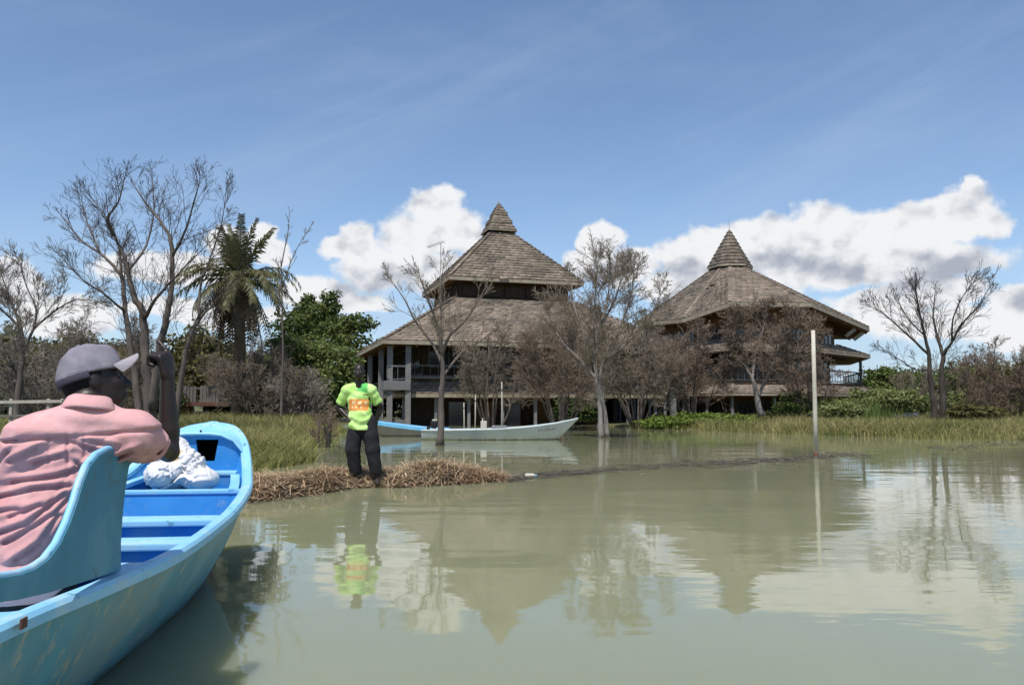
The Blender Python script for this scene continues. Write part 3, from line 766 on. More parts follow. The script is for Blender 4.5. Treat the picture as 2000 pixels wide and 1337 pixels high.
def smooth_line(pts, rad, m=3):
    """Catmull-Rom through stem points"""
    pts = [np.asarray(p, float) for p in pts]; n = len(pts); o = []; ro = []
    for i in range(n - 1):
        p0 = pts[max(0, i - 1)]; p1 = pts[i]; p2 = pts[i + 1]; p3 = pts[min(n - 1, i + 2)]
        for k in range(m):
            t = k / m
            o.append(0.5 * ((2 * p1) + (p2 - p0) * t + (2 * p0 - 5 * p1 + 4 * p2 - p3) * t * t + (3 * p1 - p0 - 3 * p2 + p3) * t ** 3))
            ro.append(rad[i] + (rad[i + 1] - rad[i]) * t)
    o.append(pts[-1]); ro.append(rad[-1]); return o, ro
def bare_tree(label, stems, seed, bark='bark_dark', twig='twig_dark', spawn=2.4, first=1.6, prm=None, start=0.35, group=None, cat='tree', name='bare_tree', trunk_stems=1, updir=0.35, out_bias=0.5):
    """stems: list of (points, radius at foot, radius at tip); the first ones are the trunk, the rest limbs"""
    rg = random.Random(seed); prm = dict(PRM, **(prm or {})); out = {}
    base = np.asarray(stems[0][0][0], float)
    T = thing(name, label, cat, base, group)
    cen = np.mean([np.asarray(s[0][-1]) for s in stems], axis=0)
    for si, (pts, r0, r1) in enumerate(stems):
        if name == 'bare_tree': r1 *= 0.6; prm.setdefault('cap', 0.016)
        n = len(pts); rad = [r0 + (r1 - r0) * (i / (n - 1)) ** 0.8 for i in range(n)]
        sp, sr = smooth_line(pts, rad, 4)
        if si < trunk_stems: sr[0] *= 1.35
        # uneven wood
        sp = [p + np.array(rvec(rg)) * r * 0.25 for p, r in zip(sp, sr)]
        MBt = MB().tube(sp, sr, 9); MBt.build('trunk' if si < trunk_stems else 'limb', MAT[bark], T, smooth=True)
        Ls = sum(np.linalg.norm(sp[i + 1] - sp[i]) for i in range(len(sp) - 1))
        cnt = max(3, int(Ls * spawn)); st0 = start if si < trunk_stems else 0.12
        for c in range(cnt):
            t = st0 + (1 - st0) * (c + rg.random()) / cnt; x = t * (len(sp) - 1); i = min(len(sp) - 2, int(x)); f = x - i
            pp = sp[i] + (sp[i + 1] - sp[i]) * f; bd = unit(sp[i + 1] - sp[i]); w = np.array(rvec(rg))
            o = pp - cen; o[2] = 0; w = unit(w + unit(o) * out_bias if np.linalg.norm(o) > 0.1 else w)
            pe = unit(w - bd * np.dot(w, bd)); an = rg.uniform(0.4, 0.95)
            d = unit(bd * math.cos(an) + pe * math.sin(an) + np.array((0, 0, updir)))
            rr = max(prm['rmin'] * 1.6, (sr[i] + (sr[i + 1] - sr[i]) * f) * 0.34)
            rr = min(rr, prm.get('cap', 0.028))
            grow(rg, tuple(pp), tuple(d), first * rg.uniform(0.55, 1.15) * (1.22 - 0.55 * t), rr, 1, prm, out)
        e = sp[-1]; ed = unit(sp[-1] - sp[-2])
        grow(rg, tuple(e), tuple(ed), first * 0.42, max(prm['rmin'] * 1.6, sr[-1]), 1, prm, out)
    if 1 in out:
        V, Q = tubes_np(out[1], 5); npmesh('branches', V, [Q], MAT[twig], T, smooth=True, kind='stuff')
    hi = [x for l in out if l >= 2 for x in out[l]]
    if hi:
        V, Q = tubes_np(hi, 3); npmesh('twigs', V, [Q], MAT[twig], T, kind='stuff')
    return T
def thicket(label, cx_px, Y, w_px, top_py, seed, twig='twig_mid', bark='bark_mid', nst=9, base_z=0.0, first=1.3, spawn=3.0, prm=None, group=None, name='bare_shrub', depth=None, cat='shrub', lean=1.0, start=0.12):
    """dense leafless shrub: several stems fanning from the ground"""
    rg = random.Random(seed); s = Y / F
    H = P(cx_px, top_py, Y)[2] - base_z; Wd = w_px * s / 2; c = P(cx_px, 800, Y)
    stems = []
    for k in range(nst):
        a = 2 * math.pi * k / nst + rg.uniform(-.3, .3); rr = math.sqrt((k + 0.5) / nst) * lean
        dx = math.cos(a) * rr * Wd * 0.75; dy = math.sin(a) * rr * (depth or Wd) * 0.6
        hh = (H - first * 0.75) * (1 - 0.42 * rr * rr) * rg.uniform(0.85, 1.0)
        f = np.array((c[0] + dx * 0.12, c[1] + dy * 0.12, base_z - 0.2))
        m1 = f + np.array((dx * 0.45, dy * 0.45, hh * 0.45)); e = np.array((c[0] + dx, c[1] + dy, base_z + hh))
        m1 += np.array(rvec(rg)) * 0.2
        stems.append(([f, m1, e], 0.075, 0.022))
    p = dict(n=[0, 5.5, 4, 2.2], wob=0.17, up=0.03, ang=(0.35, 1.05), lr=(0.45, 0.72), rmin=0.0085); p.update(prm or {})
    return bare_tree(label, stems, seed, bark, twig, spawn, first, p, start, group, cat, name, trunk_stems=nst, updir=0.1, out_bias=0.6)

def leaf_cloud(blobs, n, size, seed, flat=0.35, aspect=0.55):
    """leaf quads spread through ellipsoid blobs (c, r, share); denser at the shell"""
    rs = np.random.RandomState(seed); tot = sum(b[2] for b in blobs); Ps = []; Ns = []
    for c, r, sh in blobs:
        k = int(n * sh / tot); d = unit_rows(rs.normal(size=(k, 3)))
        rad = 0.35 + 0.65 * rs.rand(k) ** 0.45
        lump = 1 + 0.30 * np.sin(d[:, 0] * 5 + c[0]) * np.sin(d[:, 1] * 4 + c[1] * 2) + 0.16 * np.sin(d[:, 2] * 9 + c[2]) + 0.13 * rs.normal(size=k)
        Ps.append(np.asarray(c) + d * (rad * lump)[:, None] * np.asarray(r)); Ns.append(d)
    Pp = np.concatenate(Ps); Nn = np.concatenate(Ns); k = len(Pp)
    nn = unit_rows(Nn * flat + rs.normal(size=(k, 3)) * 0.6 + np.array((0, 0, 0.35)))
    a = unit_rows(np.cross(nn, rs.normal(size=(k, 3)))); b = np.cross(nn, a)
    s = size * (0.6 + 0.8 * rs.rand(k))[:, None]
    V = np.stack([Pp - a * s, Pp - b * s * aspect + nn * s * .15, Pp + a * s, Pp + b * s * aspect + nn * s * .15], 1).reshape(-1, 3)
    return V, np.arange(k * 4).reshape(k, 4)
def leafy(label, blobs, n, size, seed, leaf, foot, bark='bark_mid', group=None, name='leafy_tree', cat='tree', trunk_r=0.16, limbs=True):
    foot = np.asarray(foot, float)
    T = thing(name, label, cat, foot, group); rg = random.Random(seed)
    top = np.mean([b[0] for b in blobs], axis=0)
    sp, sr = smooth_line([foot - np.array((0, 0, .3)), foot * 0.6 + top * 0.4 + np.array((rg.uniform(-.3, .3), 0, 0)), top], [trunk_r, trunk_r * 0.7, trunk_r * 0.35], 4)
    MB().tube(sp, sr, 8).build('trunk' if cat == 'tree' else 'stem', MAT[bark], T, smooth=True)
    if limbs:
        for b in blobs:
            m = sp[len(sp) // 2]; e = np.asarray(b[0])
            q, r = smooth_line([m, (m + e) / 2 + np.array((0, 0, .25)), e], [trunk_r * .5, trunk_r * .3, trunk_r * .12], 3)
            MB().tube(q, r, 6).build('limb', MAT[bark], T, smooth=True)
    V, Q = leaf_cloud(blobs, n, size, seed)
    npmesh('crown', V, [Q], MAT[leaf], T)
    return T
def blob(px, py, Y, wpx, hpx, dY=None, sh=None):
    s = Y / F; c = P(px, py, Y); r = (wpx * s, dY or wpx * s * 0.8, hpx * s)
    return (c, r, sh or wpx * hpx)

def gz(x, y): return float(ground_h(np.array(x), np.array(y)))

def foot_at(px, Y): c = P(px, 800, Y); return (c[0], c[1], gz(c[0], c[1]))
def palm(label, px, py, Y, seed):
    rg = random.Random(seed); c = P(px, py, Y); foot = np.array((c[0] + 0.1, c[1], gz(c[0], c[1])))
    T = thing('palm_tree', label, 'palm tree', foot)
    sp, sr = smooth_line([foot - np.array((0, 0, .3)), foot * .5 + c * .5 + np.array((.1, 0, 0)), c], [0.34, 0.27, 0.24], 6)
    MB().tube(sp, sr, 10).build('trunk', MAT['palm_dead'], T, smooth=True)
    def frond(az, el0, L, droop, mt, name, wl=0.62, nl=34):
        n = 12; pts = [c + np.array((math.cos(az) * .1, math.sin(az) * .1, 0.0))]; el = el0
        h = np.array((math.cos(az), math.sin(az), 0))
        for k in range(n):
            el = el0 - droop * ((k + 1) / n) ** 1.35
            pts.append(pts[-1] + (h * math.cos(el) + np.array((0, 0, 1)) * math.sin(el)) * L / n)
        V, Q = tubes_np([(pts, [0.035 * (1 - k / (n + 1)) + .006 for k in range(n + 1)])], 4)
        V = list(V); Q = list(map(tuple, Q)); side = np.array((-h[1], h[0], 0))
        for k in range(nl):
            t = 0.14 + 0.86 * k / nl; x = t * n; i = min(n - 1, int(x)); f = x - i
            p = pts[i] + (pts[i + 1] - pts[i]) * f; d = unit(pts[i + 1] - pts[i]); up_ = np.cross(side, d)
            ll = wl * math.sin(min(1, 0.25 + t * 0.9) * math.pi * 0.86 + 0.2) * rg.uniform(0.75, 1.1) + 0.12
            for s in (-1, 1):
                o = unit(side * s * 0.75 + d * 0.6 + up_ * rg.uniform(-.15, .3)); w = d * 0.035
                m = p + o * ll * 0.55; e = p + o * ll + np.array((0, 0, -0.28 * ll))
                b = len(V); V += [p - w, p + w, m + w * 1.1, m - w * 1.1, e + w * .25, e - w * .25]
                Q += [(b, b + 1, b + 2, b + 3), (b + 3, b + 2, b + 4, b + 5)]
        npmesh(name, np.array(V), [np.array(Q)], MAT[mt], T)
    for k in range(9): frond(rg.uniform(0, 6.28), rg.uniform(1.15, 1.5), rg.uniform(2.6, 3.3), rg.uniform(0.3, 0.8), 'palm_leaf', 'frond')
    for k in range(15): frond(k * 6.283 / 15 + rg.uniform(-.2, .2), rg.uniform(0.45, 0.85), rg.uniform(3.2, 3.9), rg.uniform(1.5, 2.2), 'palm_leaf', 'frond')
    for k in range(12): frond(k * 6.283 / 12 + rg.uniform(-.2, .2), rg.uniform(-0.1, 0.3), rg.uniform(3.0, 3.8), rg.uniform(1.2, 1.7), 'palm_leaf', 'frond')
    for k in range(58): frond(rg.uniform(0, 6.28), rg.uniform(-1.15, -0.6), rg.uniform(1.8, 4.0), rg.uniform(0.4, 0.9), 'palm_dead', 'dead_frond', 0.42, 18)
    return T

# ---- the big bare tree behind the boatman
def S(Y, *pts): return [P(x, y, Y + (dy[0] if dy else 0)) for x, y, *dy in pts]
Y0 = 30.0
bare_tree('tall dark leafless tree with several forking stems, behind the man in the boat', [
    (S(Y0, (296, 862), (290, 760), (283, 690), (279, 610), (262, 580), (250, 530), (240, 495), (222, 460)), 0.23, 0.055),
    (S(Y0, (276, 858, .2), (264, 740, .3), (255, 690, .4), (245, 610, .6), (238, 545, .8), (222, 520, 1.0), (196, 495, 1.2), (160, 470, 1.5), (128, 432, 1.6)), 0.15, 0.035),
    (S(Y0, (300, 800, -.2), (310, 690, -.4), (325, 620, -.5), (335, 570, -.5), (337, 500, -.4), (330, 460, -.3), (312, 430, 0), (288, 402, .2), (262, 362, .4)), 0.16, 0.03),
    (S(Y0, (222, 460), (211, 425, -.4), (231, 395, -.8), (242, 352, -1.0)), 0.07, 0.025),
    (S(Y0, (238, 545, .8), (232, 480, 1.2), (205, 420, 1.6), (176, 385, 1.8)), 0.06, 0.02),
    (S(Y0, (250, 530), (285, 480, .8), (300, 420, 1.2), (298, 352, 1.4)), 0.06, 0.02),
    (S(Y0, (337, 500, -.4), (360, 455, -1), (376, 405, -1.4), (388, 362, -1.6)), 0.06, 0.02),
    (S(Y0, (283, 622, 0), (300, 590, -1), (325, 560, -1.5), (362, 520, -2), (402, 480, -2.3)), 0.08, 0.022),
    (S(Y0, (196, 495, 1.2), (172, 440, 1.8), (160, 392, 2.0)), 0.045, 0.02),
    (S(Y0, (245, 610, .6), (205, 575, -.5), (160, 545, -1.0), (118, 500, -1.2)), 0.05, 0.02),
    (S(Y0, (338, 850, -1), (352, 745, -1), (368, 668, -1), (390, 622, -1), (418, 593, -1), (446, 560, -1)), 0.13, 0.03),
    (S(Y0, (390, 622, -1), (391, 560, -1), (412, 500, -.8), (432, 440, -.5), (440, 385, -.3)), 0.06, 0.018),
], 101, 'bark_mid', 'twig_dark', spawn=3.0, first=1.3, prm=dict(n=[0, 4, 2.6, 1.4], up=0.05, wob=0.12, ang=(0.3, 0.8), lr=(.5, .8), rmin=0.005), trunk_stems=1, group=None)
bare_tree('thin leafless sapling with few upright twigs, beside the palm', [
    (S(36, (548, 830), (552, 700), (551, 600), (549, 520)), 0.07, 0.03),
    (S(36, (549, 520), (562, 455), (565, 420)), 0.03, 0.012), (S(36, (551, 560), (575, 495), (604, 446)), 0.03, 0.012),
], 102, 'bark_mid', 'twig_mid', spawn=1.2, first=0.7, prm=dict(n=[0, 3, 2], rmin=0.008), start=0.6)
bare_tree('pale leafless tree cut off by the left edge of the picture', [
    (S(33, (30, 850), (36, 760), (44, 690), (40, 640), (22, 590), (6, 545)), 0.16, 0.035),
    (S(33, (44, 690), (66, 640), (70, 600), (52, 560), (38, 515)), 0.07, 0.02),
    (S(33, (66, 640), (110, 605), (150, 585), (190, 590)), 0.05, 0.02),
    (S(33, (40, 640), (20, 620), (-30, 570), (-60, 520)), 0.07, 0.02),
], 103, 'bark_mid', 'twig_grey', spawn=3.0, first=1.3, prm=dict(n=[0, 6, 4, 2], wob=0.18, rmin=0.007))
palm('fan of drooping palm fronds over a thick skirt of dead brown leaves', 466, 548, 40, 7)

# ---- left hand scrub
thicket('wide grey leafless scrub behind the man with the cap', 95, 37, 330, 588, 201, 'twig_grey', nst=12, base_z=0.3, first=1.5, spawn=3.2, group='leafless scrub on the left bank')
thicket('grey leafless scrub standing left of the boathouse terrace', 235, 41, 230, 590, 202, 'twig_mid', nst=10, base_z=0.4, first=1.5, spawn=3.2, group='leafless scrub on the left bank')
thicket('low grey brown scrub in front of the palm skirt', 470, 46.5, 230, 640, 203, 'twig_mid', nst=12, base_z=0.5, first=1.2, spawn=3.6, group='leafless scrub on the left bank')
thicket('grey scrub drooping over the green bush beside the standing man', 585, 38.5, 170, 690, 204, 'twig_grey', nst=7, base_z=0.4, first=1.1, spawn=3.0, group='leafless scrub on the left bank')
thicket('brown dead brush right behind the standing man', 640, 24, 56, 778, 205, 'twig_red', nst=4, base_z=0.1, first=0.5, spawn=4.0, prm=dict(rmin=0.006))
thicket('grey brown scrub hanging over the dark shady bush', 515, 39.5, 270, 648, 214, 'twig_mid', nst=14, base_z=0.4, first=1.2, spawn=3.2, start=0.4, group='leafless scrub on the left bank')
# ---- trees in the water before the lodges
bare_tree('slim leafless tree standing in the water before the white boat', [
    (S(25.2, (861, 872), (861, 790), (864, 735), (863, 690), (856, 640), (836, 585), (822, 545)), 0.115, 0.03),
    (S(25.2, (864, 710), (845, 672, .3), (812, 628, .5), (790, 585, .6), (768, 552, .8)), 0.06, 0.018),
    (S(25.2, (863, 692), (878, 655, -.4), (905, 630, -.6), (934, 588, -.8), (950, 556, -.8)), 0.06, 0.018),
    (S(25.2, (863, 690), (862, 630, .5), (860, 570, .7), (866, 520, .8)), 0.045, 0.016),
    (S(25.2, (868, 730), (900, 690, .5), (940, 664, .7), (968, 640, .8)), 0.045, 0.016),
], 104, 'bark_mid', 'twig_mid', spawn=2.4, first=1.05, prm=dict(n=[0, 4, 3, 2], rmin=0.0055, up=0.07), start=0.5)
bare_tree('many branched leafless tree in the water between the two lodges', [
    (S(31.5, (1174, 856), (1172, 800), (1166, 745), (1162, 690), (1172, 640), (1186, 590), (1192, 530)), 0.115, 0.025),
    (S(31.5, (1186, 854, .1), (1180, 800, .1), (1172, 750), (1180, 700, -.2), (1210, 640, -.5), (1232, 580, -.7), (1238, 530, -.8)), 0.10, 0.024),
    (S(31.5, (1164, 700), (1140, 650, .3), (1122, 600, .5), (1116, 550, .7)), 0.07, 0.02),
    (S(31.5, (1172, 640), (1205, 575, .5), (1215, 520, .8)), 0.05, 0.018),
    (S(31.5, (1166, 740), (1130, 700, .5), (1096, 665, .8), (1074, 620, 1)), 0.06, 0.018),
    (S(31.5, (1180, 700, -.2), (1225, 670, -.4), (1262, 630, -.8), (1286, 585, -1)), 0.06, 0.018),
    (S(31.5, (1162, 690), (1160, 620, .8), (1164, 560, 1), (1168, 515, 1.1)), 0.05, 0.018),
], 105, 'bark_pale', 'twig_mid', spawn=3.6, first=1.4, prm=dict(n=[0, 6, 4.5, 2.5], rmin=0.0065, up=0.03, ang=(.35, .9)), start=0.4)
thicket('brown leafless shrub hiding the right corner of the square lodge', 1095, 42, 220, 560, 206, 'twig_red', nst=12, base_z=-0.2, first=1.5, spawn=3.2, start=0.42, group='leafless shrubs before the lodges')
thicket('brown leafless shrub in the gap between the two lodges', 1245, 46, 230, 590, 207, 'twig_mid', nst=12, base_z=0.0, first=1.5, spawn=3.2, start=0.42, group='leafless shrubs before the lodges')
thicket('dense brown leafless shrub at the left end of the spired lodge', 1350, 49, 190, 600, 208, 'twig_red', nst=10, base_z=0.0, first=1.5, spawn=3.4, start=0.42, group='leafless shrubs before the lodges')
thicket('leafless shrub against the lower floors of the square lodge', 960, 46, 190, 590, 209, 'twig_mid', nst=8, base_z=-0.3, first=1.3, spawn=2.4, start=0.42, group='leafless shrubs before the lodges')
bare_tree('leafless tree with a pale forked trunk before the spired lodge', [
    (S(47, (1486, 812), (1478, 770), (1470, 742), (1452, 708), (1445, 668), (1440, 630)), 0.20, 0.05),
    (S(47, (1480, 775), (1496, 740, -.5), (1512, 705, -.8), (1530, 665, -1), (1540, 620, -1)), 0.11, 0.03),
    (S(47, (1470, 742), (1475, 690, .8), (1490, 645, 1), (1500, 610, 1)), 0.08, 0.025),
    (S(47, (1512, 705, -.8), (1555, 670, -.8), (1585, 640, -.6)), 0.06, 0.02),
], 106, 'bark_pale', 'twig_red', spawn=4.2, first=1.6, prm=dict(n=[0, 7, 5, 3], rmin=0.012, wob=0.24, up=0.0, ang=(0.45, 1.1)), start=0.45)
thicket('brown leafless shrub behind the white pole', 1575, 50, 150, 640, 210, 'twig_red', nst=7, base_z=0.2, first=1.3, spawn=3.0, start=0.42, group='leafless shrubs before the lodges')
thicket('tall brown scrub far back in the gap between the lodges', 1228, 76, 170, 628, 215, 'twig_red', nst=10, base_z=0.2, first=1.6, spawn=3.0, group='leafless shrubs before the lodges')
leafy('dark bush far back in the gap between the lodges', [blob(1215, 735, 80, 70, 50), blob(1270, 750, 80, 50, 40)], 8000, 0.19, 320, 'leaf_dark', foot_at(1235, 80), cat='bush', name='bush', trunk_r=0.1)
# ---- right hand tree and scrub
bare_tree('spreading leafless tree with twin dark trunks on the right bank', [
    (S(46, (1826, 830), (1821, 770), (1816, 731), (1814, 692), (1806, 655), (1794, 600), (1788, 560)), 0.21, 0.04),
    (S(46, (1843, 830), (1841, 770), (1839, 731), (1841, 695), (1832, 660, .5), (1823, 620, .8), (1826, 575, 1)), 0.22, 0.04),
    (S(46, (1814, 692), (1788, 668), (1751, 634), (1722, 610), (1704, 600)), 0.085, 0.022),
    (S(46, (1841, 695), (1859, 667, -.5), (1880, 631, -.8), (1910, 598, -1), (1930, 566, -1)), 0.10, 0.024),
    (S(46, (1859, 667, -.5), (1862, 620, -1), (1880, 580, -1.2), (1896, 556, -1.2)), 0.06, 0.02),
    (S(46, (1812, 722), (1790, 722, .5), (1766, 708, .8), (1732, 686, 1)), 0.06, 0.02),
    (S(46, (1806, 655), (1772, 620, 1), (1752, 580, 1.2)), 0.05, 0.02),
], 107, 'bark_dark', 'twig_dark', spawn=3.0, first=1.4, prm=dict(n=[0, 3.4, 2.6, 1.5], rmin=0.0075, up=0.06, wob=0.12, ang=(0.28, 0.75), lr=(.5, .8)), start=0.6)
thicket('reddish grey leafless scrub beside the twin trunked tree', 1935, 52, 150, 640, 211, 'twig_red', nst=9, base_z=0.3, first=1.5, spawn=3.4, group='leafless scrub on the right bank')
thicket('reddish leafless scrub leaving the picture at the right edge', 2040, 50, 170, 632, 212, 'twig_red', nst=9, base_z=0.3, first=1.5, spawn=3.2, group='leafless scrub on the right bank')
thicket('low grey scrub behind the twin trunked tree', 1800, 58, 130, 690, 213, 'twig_mid', nst=7, base_z=0.4, first=1.2, spawn=3.0, group='leafless scrub on the right bank')

# ---- green trees and bushes
leafy('dark green tree with spiky top behind the palm', [blob(610, 612, 64, 44, 24), blob(645, 596, 64, 20, 30), blob(580, 640, 63, 46, 32), blob(695, 632, 64, 40, 18), blob(655, 640, 64, 46, 24), blob(640, 668, 63, 80, 30), blob(600, 590, 64, 14, 18)], 9500, 0.16, 301, 'leaf_mid', foot_at(630, 64), group='green trees behind the scrub')
leafy('light green bush rising behind the standing man', [blob(600, 690, 42.5, 54, 26), blob(650, 706, 42, 42, 36), blob(556, 672, 43, 34, 18), blob(630, 752, 41.5, 50, 36), blob(684, 735, 42, 24, 40)], 12000, 0.105, 302, 'leaf_light', foot_at(640, 42), cat='bush', name='bush')
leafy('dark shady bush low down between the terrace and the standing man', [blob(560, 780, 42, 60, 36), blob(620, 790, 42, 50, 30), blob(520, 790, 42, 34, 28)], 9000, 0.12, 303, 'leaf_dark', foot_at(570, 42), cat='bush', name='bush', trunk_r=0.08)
leafy('yellowish olive bush just right of the raised hand', [blob(380, 700, 52, 50, 60), blob(350, 740, 50, 50, 46), blob(420, 730, 50, 46, 40)], 9000, 0.15, 304, 'leaf_olive', foot_at(380, 51), cat='bush', name='bush')
leafy('olive bush under the grey scrub at far left', [blob(150, 700, 50, 80, 46), blob(70, 720, 50, 70, 46), blob(230, 720, 50, 70, 46), blob(20, 700, 52, 50, 60)], 13000, 0.15, 305, 'leaf_olive', foot_at(130, 50), cat='bush', name='bush')
leafy('dark green bush low behind the pale timber rail', [blob(30, 800, 40, 60, 26), blob(110, 790, 41, 60, 32), blob(200, 790, 42, 60, 34), blob(290, 780, 42, 60, 40)], 12000, 0.12, 306, 'leaf_dark', foot_at(110, 41), cat='bush', name='bush', trunk_r=0.08)
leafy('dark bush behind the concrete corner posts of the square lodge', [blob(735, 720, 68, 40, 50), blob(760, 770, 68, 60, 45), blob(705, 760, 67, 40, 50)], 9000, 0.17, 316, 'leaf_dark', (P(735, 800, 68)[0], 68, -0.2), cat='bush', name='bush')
leafy('round green tree at the right end of the spired lodge', [blob(1722, 745, 74, 34, 28), blob(1700, 770, 73, 34, 26), blob(1750, 772, 73, 34, 24)], 7000, 0.17, 307, 'leaf_mid', foot_at(1722, 74), group='green trees behind the scrub')
leafy('bright green bush growing over the right end of the spired lodge', [blob(1690, 785, 58, 34, 24), blob(1650, 800, 57, 26, 18), blob(1735, 795, 58, 36, 22)], 7000, 0.12, 308, 'leaf_pale', foot_at(1690, 58), cat='bush', name='bush', trunk_r=0.07)
leafy('green reedy bush beside the white pole', [blob(1560, 795, 50, 34, 26), blob(1535, 808, 49, 30, 18), blob(1590, 808, 49, 26, 18)], 7000, 0.11, 309, 'leaf_mid', foot_at(1560, 50), cat='bush', name='bush', trunk_r=0.06)
leafy('bright green low bush spreading along the water before the spired lodge', [blob(1300, 824, 44.5, 50, 11, 1.2), blob(1370, 821, 44.5, 60, 13, 1.2), blob(1440, 824, 44, 44, 12, 1.2)], 10000, 0.085, 310, 'leaf_bright', (P(1370, 800, 44.5)[0], 44.5, 0.05), cat='bush', name='bush', trunk_r=0.03, limbs=False)
leafy('green bush behind the twin trunked tree', [blob(1900, 785, 56, 50, 24), blob(1960, 790, 56, 50, 22)], 7000, 0.13, 311, 'leaf_pale', foot_at(1930, 56), cat='bush', name='bush', trunk_r=0.06)
leafy('low yellow green bush in the grass right of the white pole', [blob(1650, 800, 46, 40, 14), blob(1610, 806, 46, 24, 12)], 5000, 0.09, 317, 'leaf_pale', foot_at(1640, 46), cat='bush', name='bush', trunk_r=0.04)
leafy('green bush in the grass left of the twin trunked tree', [blob(1750, 780, 52, 40, 20), blob(1790, 790, 52, 30, 18), blob(1715, 792, 52, 30, 16)], 7000, 0.10, 318, 'leaf_pale', foot_at(1755, 52), cat='bush', name='bush', trunk_r=0.05)
leafy('small yellowish bush right of the twin trunked tree', [blob(1890, 806, 44, 30, 14), blob(1930, 808, 44, 34, 12)], 5000, 0.09, 319, 'leaf_olive', foot_at(1905, 44), cat='bush', name='bush', trunk_r=0.04)
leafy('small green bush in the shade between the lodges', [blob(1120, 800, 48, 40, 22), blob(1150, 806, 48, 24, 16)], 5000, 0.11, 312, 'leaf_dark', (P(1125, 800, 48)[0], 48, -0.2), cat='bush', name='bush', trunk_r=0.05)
for i, (px, Y, w, h, top, lf) in enumerate([(-120, 70, 120, 60, 690, 'leaf_mid'), (60, 74, 120, 50, 690, 'leaf_olive'), (240, 76, 110, 60, 680, 'leaf_mid'), (420, 74, 100, 70, 670, 'leaf_olive'), (540, 78, 90, 60, 690, 'leaf_mid'),
                                           (740, 88, 90, 50, 690, 'leaf_dark'), (1900, 90, 120, 40, 712, 'leaf_mid'), (2040, 84, 130, 50, 700, 'leaf_olive'), (1760, 110, 90, 30, 724, 'leaf_mid')]):
    leafy(['green tree behind the scrub beyond the left edge', 'olive tree far behind the grey scrub on the left', 'green tree far behind the tall bare tree', 'olive tree far behind the palm skirt', 'green tree far behind the low scrub by the palm',
           'dark tree far behind the left side of the square lodge', 'green tree far behind the twin trunked tree', 'olive tree far behind the scrub at the right edge', 'small green tree on the far rise right of the spired lodge'][i],
          [blob(px, top + h * 0.5, Y, w * 0.6, h * 0.6), blob(px - w * 0.4, top + h * 0.9, Y, w * 0.5, h * 0.5), blob(px + w * 0.4, top + h * 0.8, Y, w * 0.55, h * 0.55)], 7000, 0.2, 330 + i, lf, foot_at(px, Y), group='green trees behind the scrub')

# ---- grass, reeds and dried water plants
def blades(name, pts, h, w, matname, seed, kind='stuff', lean=0.35):
    rs = np.random.RandomState(seed); pts = np.asarray(pts); n = len(pts)
    a = rs.rand(n) * 2 * math.pi; H = h * (0.5 + 0.7 * rs.rand(n)) * (0.45 + 1.15 * vnoise(pts[:, 0] * .55, pts[:, 1] * .55, seed + 9)); ln = lean * rs.rand(n) * H
    dirv = np.stack([np.cos(a), np.sin(a), np.zeros(n)], 1); b = rs.rand(n) * 2 * math.pi
    sd = np.stack([np.cos(b), np.sin(b), np.zeros(n)], 1) * (w * (0.6 + 0.8 * rs.rand(n)))[:, None] / 2
    up = np.array((0, 0, 1.))
    m = pts + up * (H * 0.55)[:, None] + dirv * (ln * 0.35)[:, None]; t = pts + up * H[:, None] + dirv * ln[:, None]
    base = pts - up * 0.05
    V = np.stack([base - sd, base + sd, m + sd * .7, m - sd * .7, t], 1).reshape(-1, 3)
    i = np.arange(n) * 5
    Q = np.stack([i, i + 1, i + 2, i + 3], 1); Tt = np.stack([i + 3, i + 2, i + 4], 1)
    return npmesh(name, V, [Q, Tt], MAT[matname], kind=kind)
def scatter(n, x0, x1, y0, y1, seed, cond, clump=0.35, persp=True):
    rs = np.random.RandomState(seed); k = n * 3
    u = rs.rand(k); y = 1 / (1 / y0 + (1 / y1 - 1 / y0) * u) if persp else y0 + (y1 - y0) * u
    x = x0 + (x1 - x0) * rs.rand(k)
    z = ground_h(x, y); d = vnoise(x * 0.8, y * 0.8, seed + 50)
    ok = cond(x, y, z) & (d > clump * rs.rand(k) * 1.3)
    x, y, z = x[ok][:n], y[ok][:n], z[ok][:n]
    return np.stack([x, y, np.maximum(z, -0.05)], 1)
g1 = scatter(60000, -26, -1.5, 12.5, 44, 61, lambda x, y, z: (z > -0.16) & (x > -0.75 * y))
meta(blades('grass', g1, 0.30, 0.022, 'grass', 62, lean=1.7), None, None)
g2 = scatter(26000, -26, -1.5, 12.5, 44, 63, lambda x, y, z: (z > -0.12) & (x > -0.75 * y), clump=0.7)
blades('dry_grass', g2, 0.34, 0.020, 'grass_dry', 64, lean=1.7)
g3 = scatter(60000, 5, 50, 27, 66, 65, lambda x, y, z: (z > -0.22) & (x < 0.75 * y) & ((x > 0.29 * y) | (y < 46.5)), clump=0.6)
blades('grass', g3, 0.42, 0.034, 'grass', 66, lean=1.5)
g4 = scatter(40000, 8, 50, 27, 58, 67, lambda x, y, z: (z > -0.25) & (x < 0.75 * y) & ((x > 0.29 * y) | (y < 46.5)), clump=0.8)
blades('dry_grass', g4, 0.46, 0.032, 'grass_dry', 68, lean=1.5)
g5 = scatter(16000, 7, 45, 43, 60, 69, lambda x, y, z: (z > 0.1) & (x < 0.72 * y) & (x > 0.32 * y) & (vnoise(x * .25, y * .25, 33) > .52), clump=0.95)
g6 = scatter(34000, 5, 45, 25, 50, 71, lambda x, y, z: (z < -0.05) & (z > -0.56) & (x < 0.75 * y) & (y - bank_right(x) > -5.5) & (vnoise(x * .5, y * .5, 35) > .38), clump=0.6)
g6[:, 2] = -0.05
blades('grass', g6, 0.30, 0.024, 'grass', 72, lean=0.7)
blades('reeds', g5, 1.0, 0.05, 'reed_green', 70, lean=0.45)
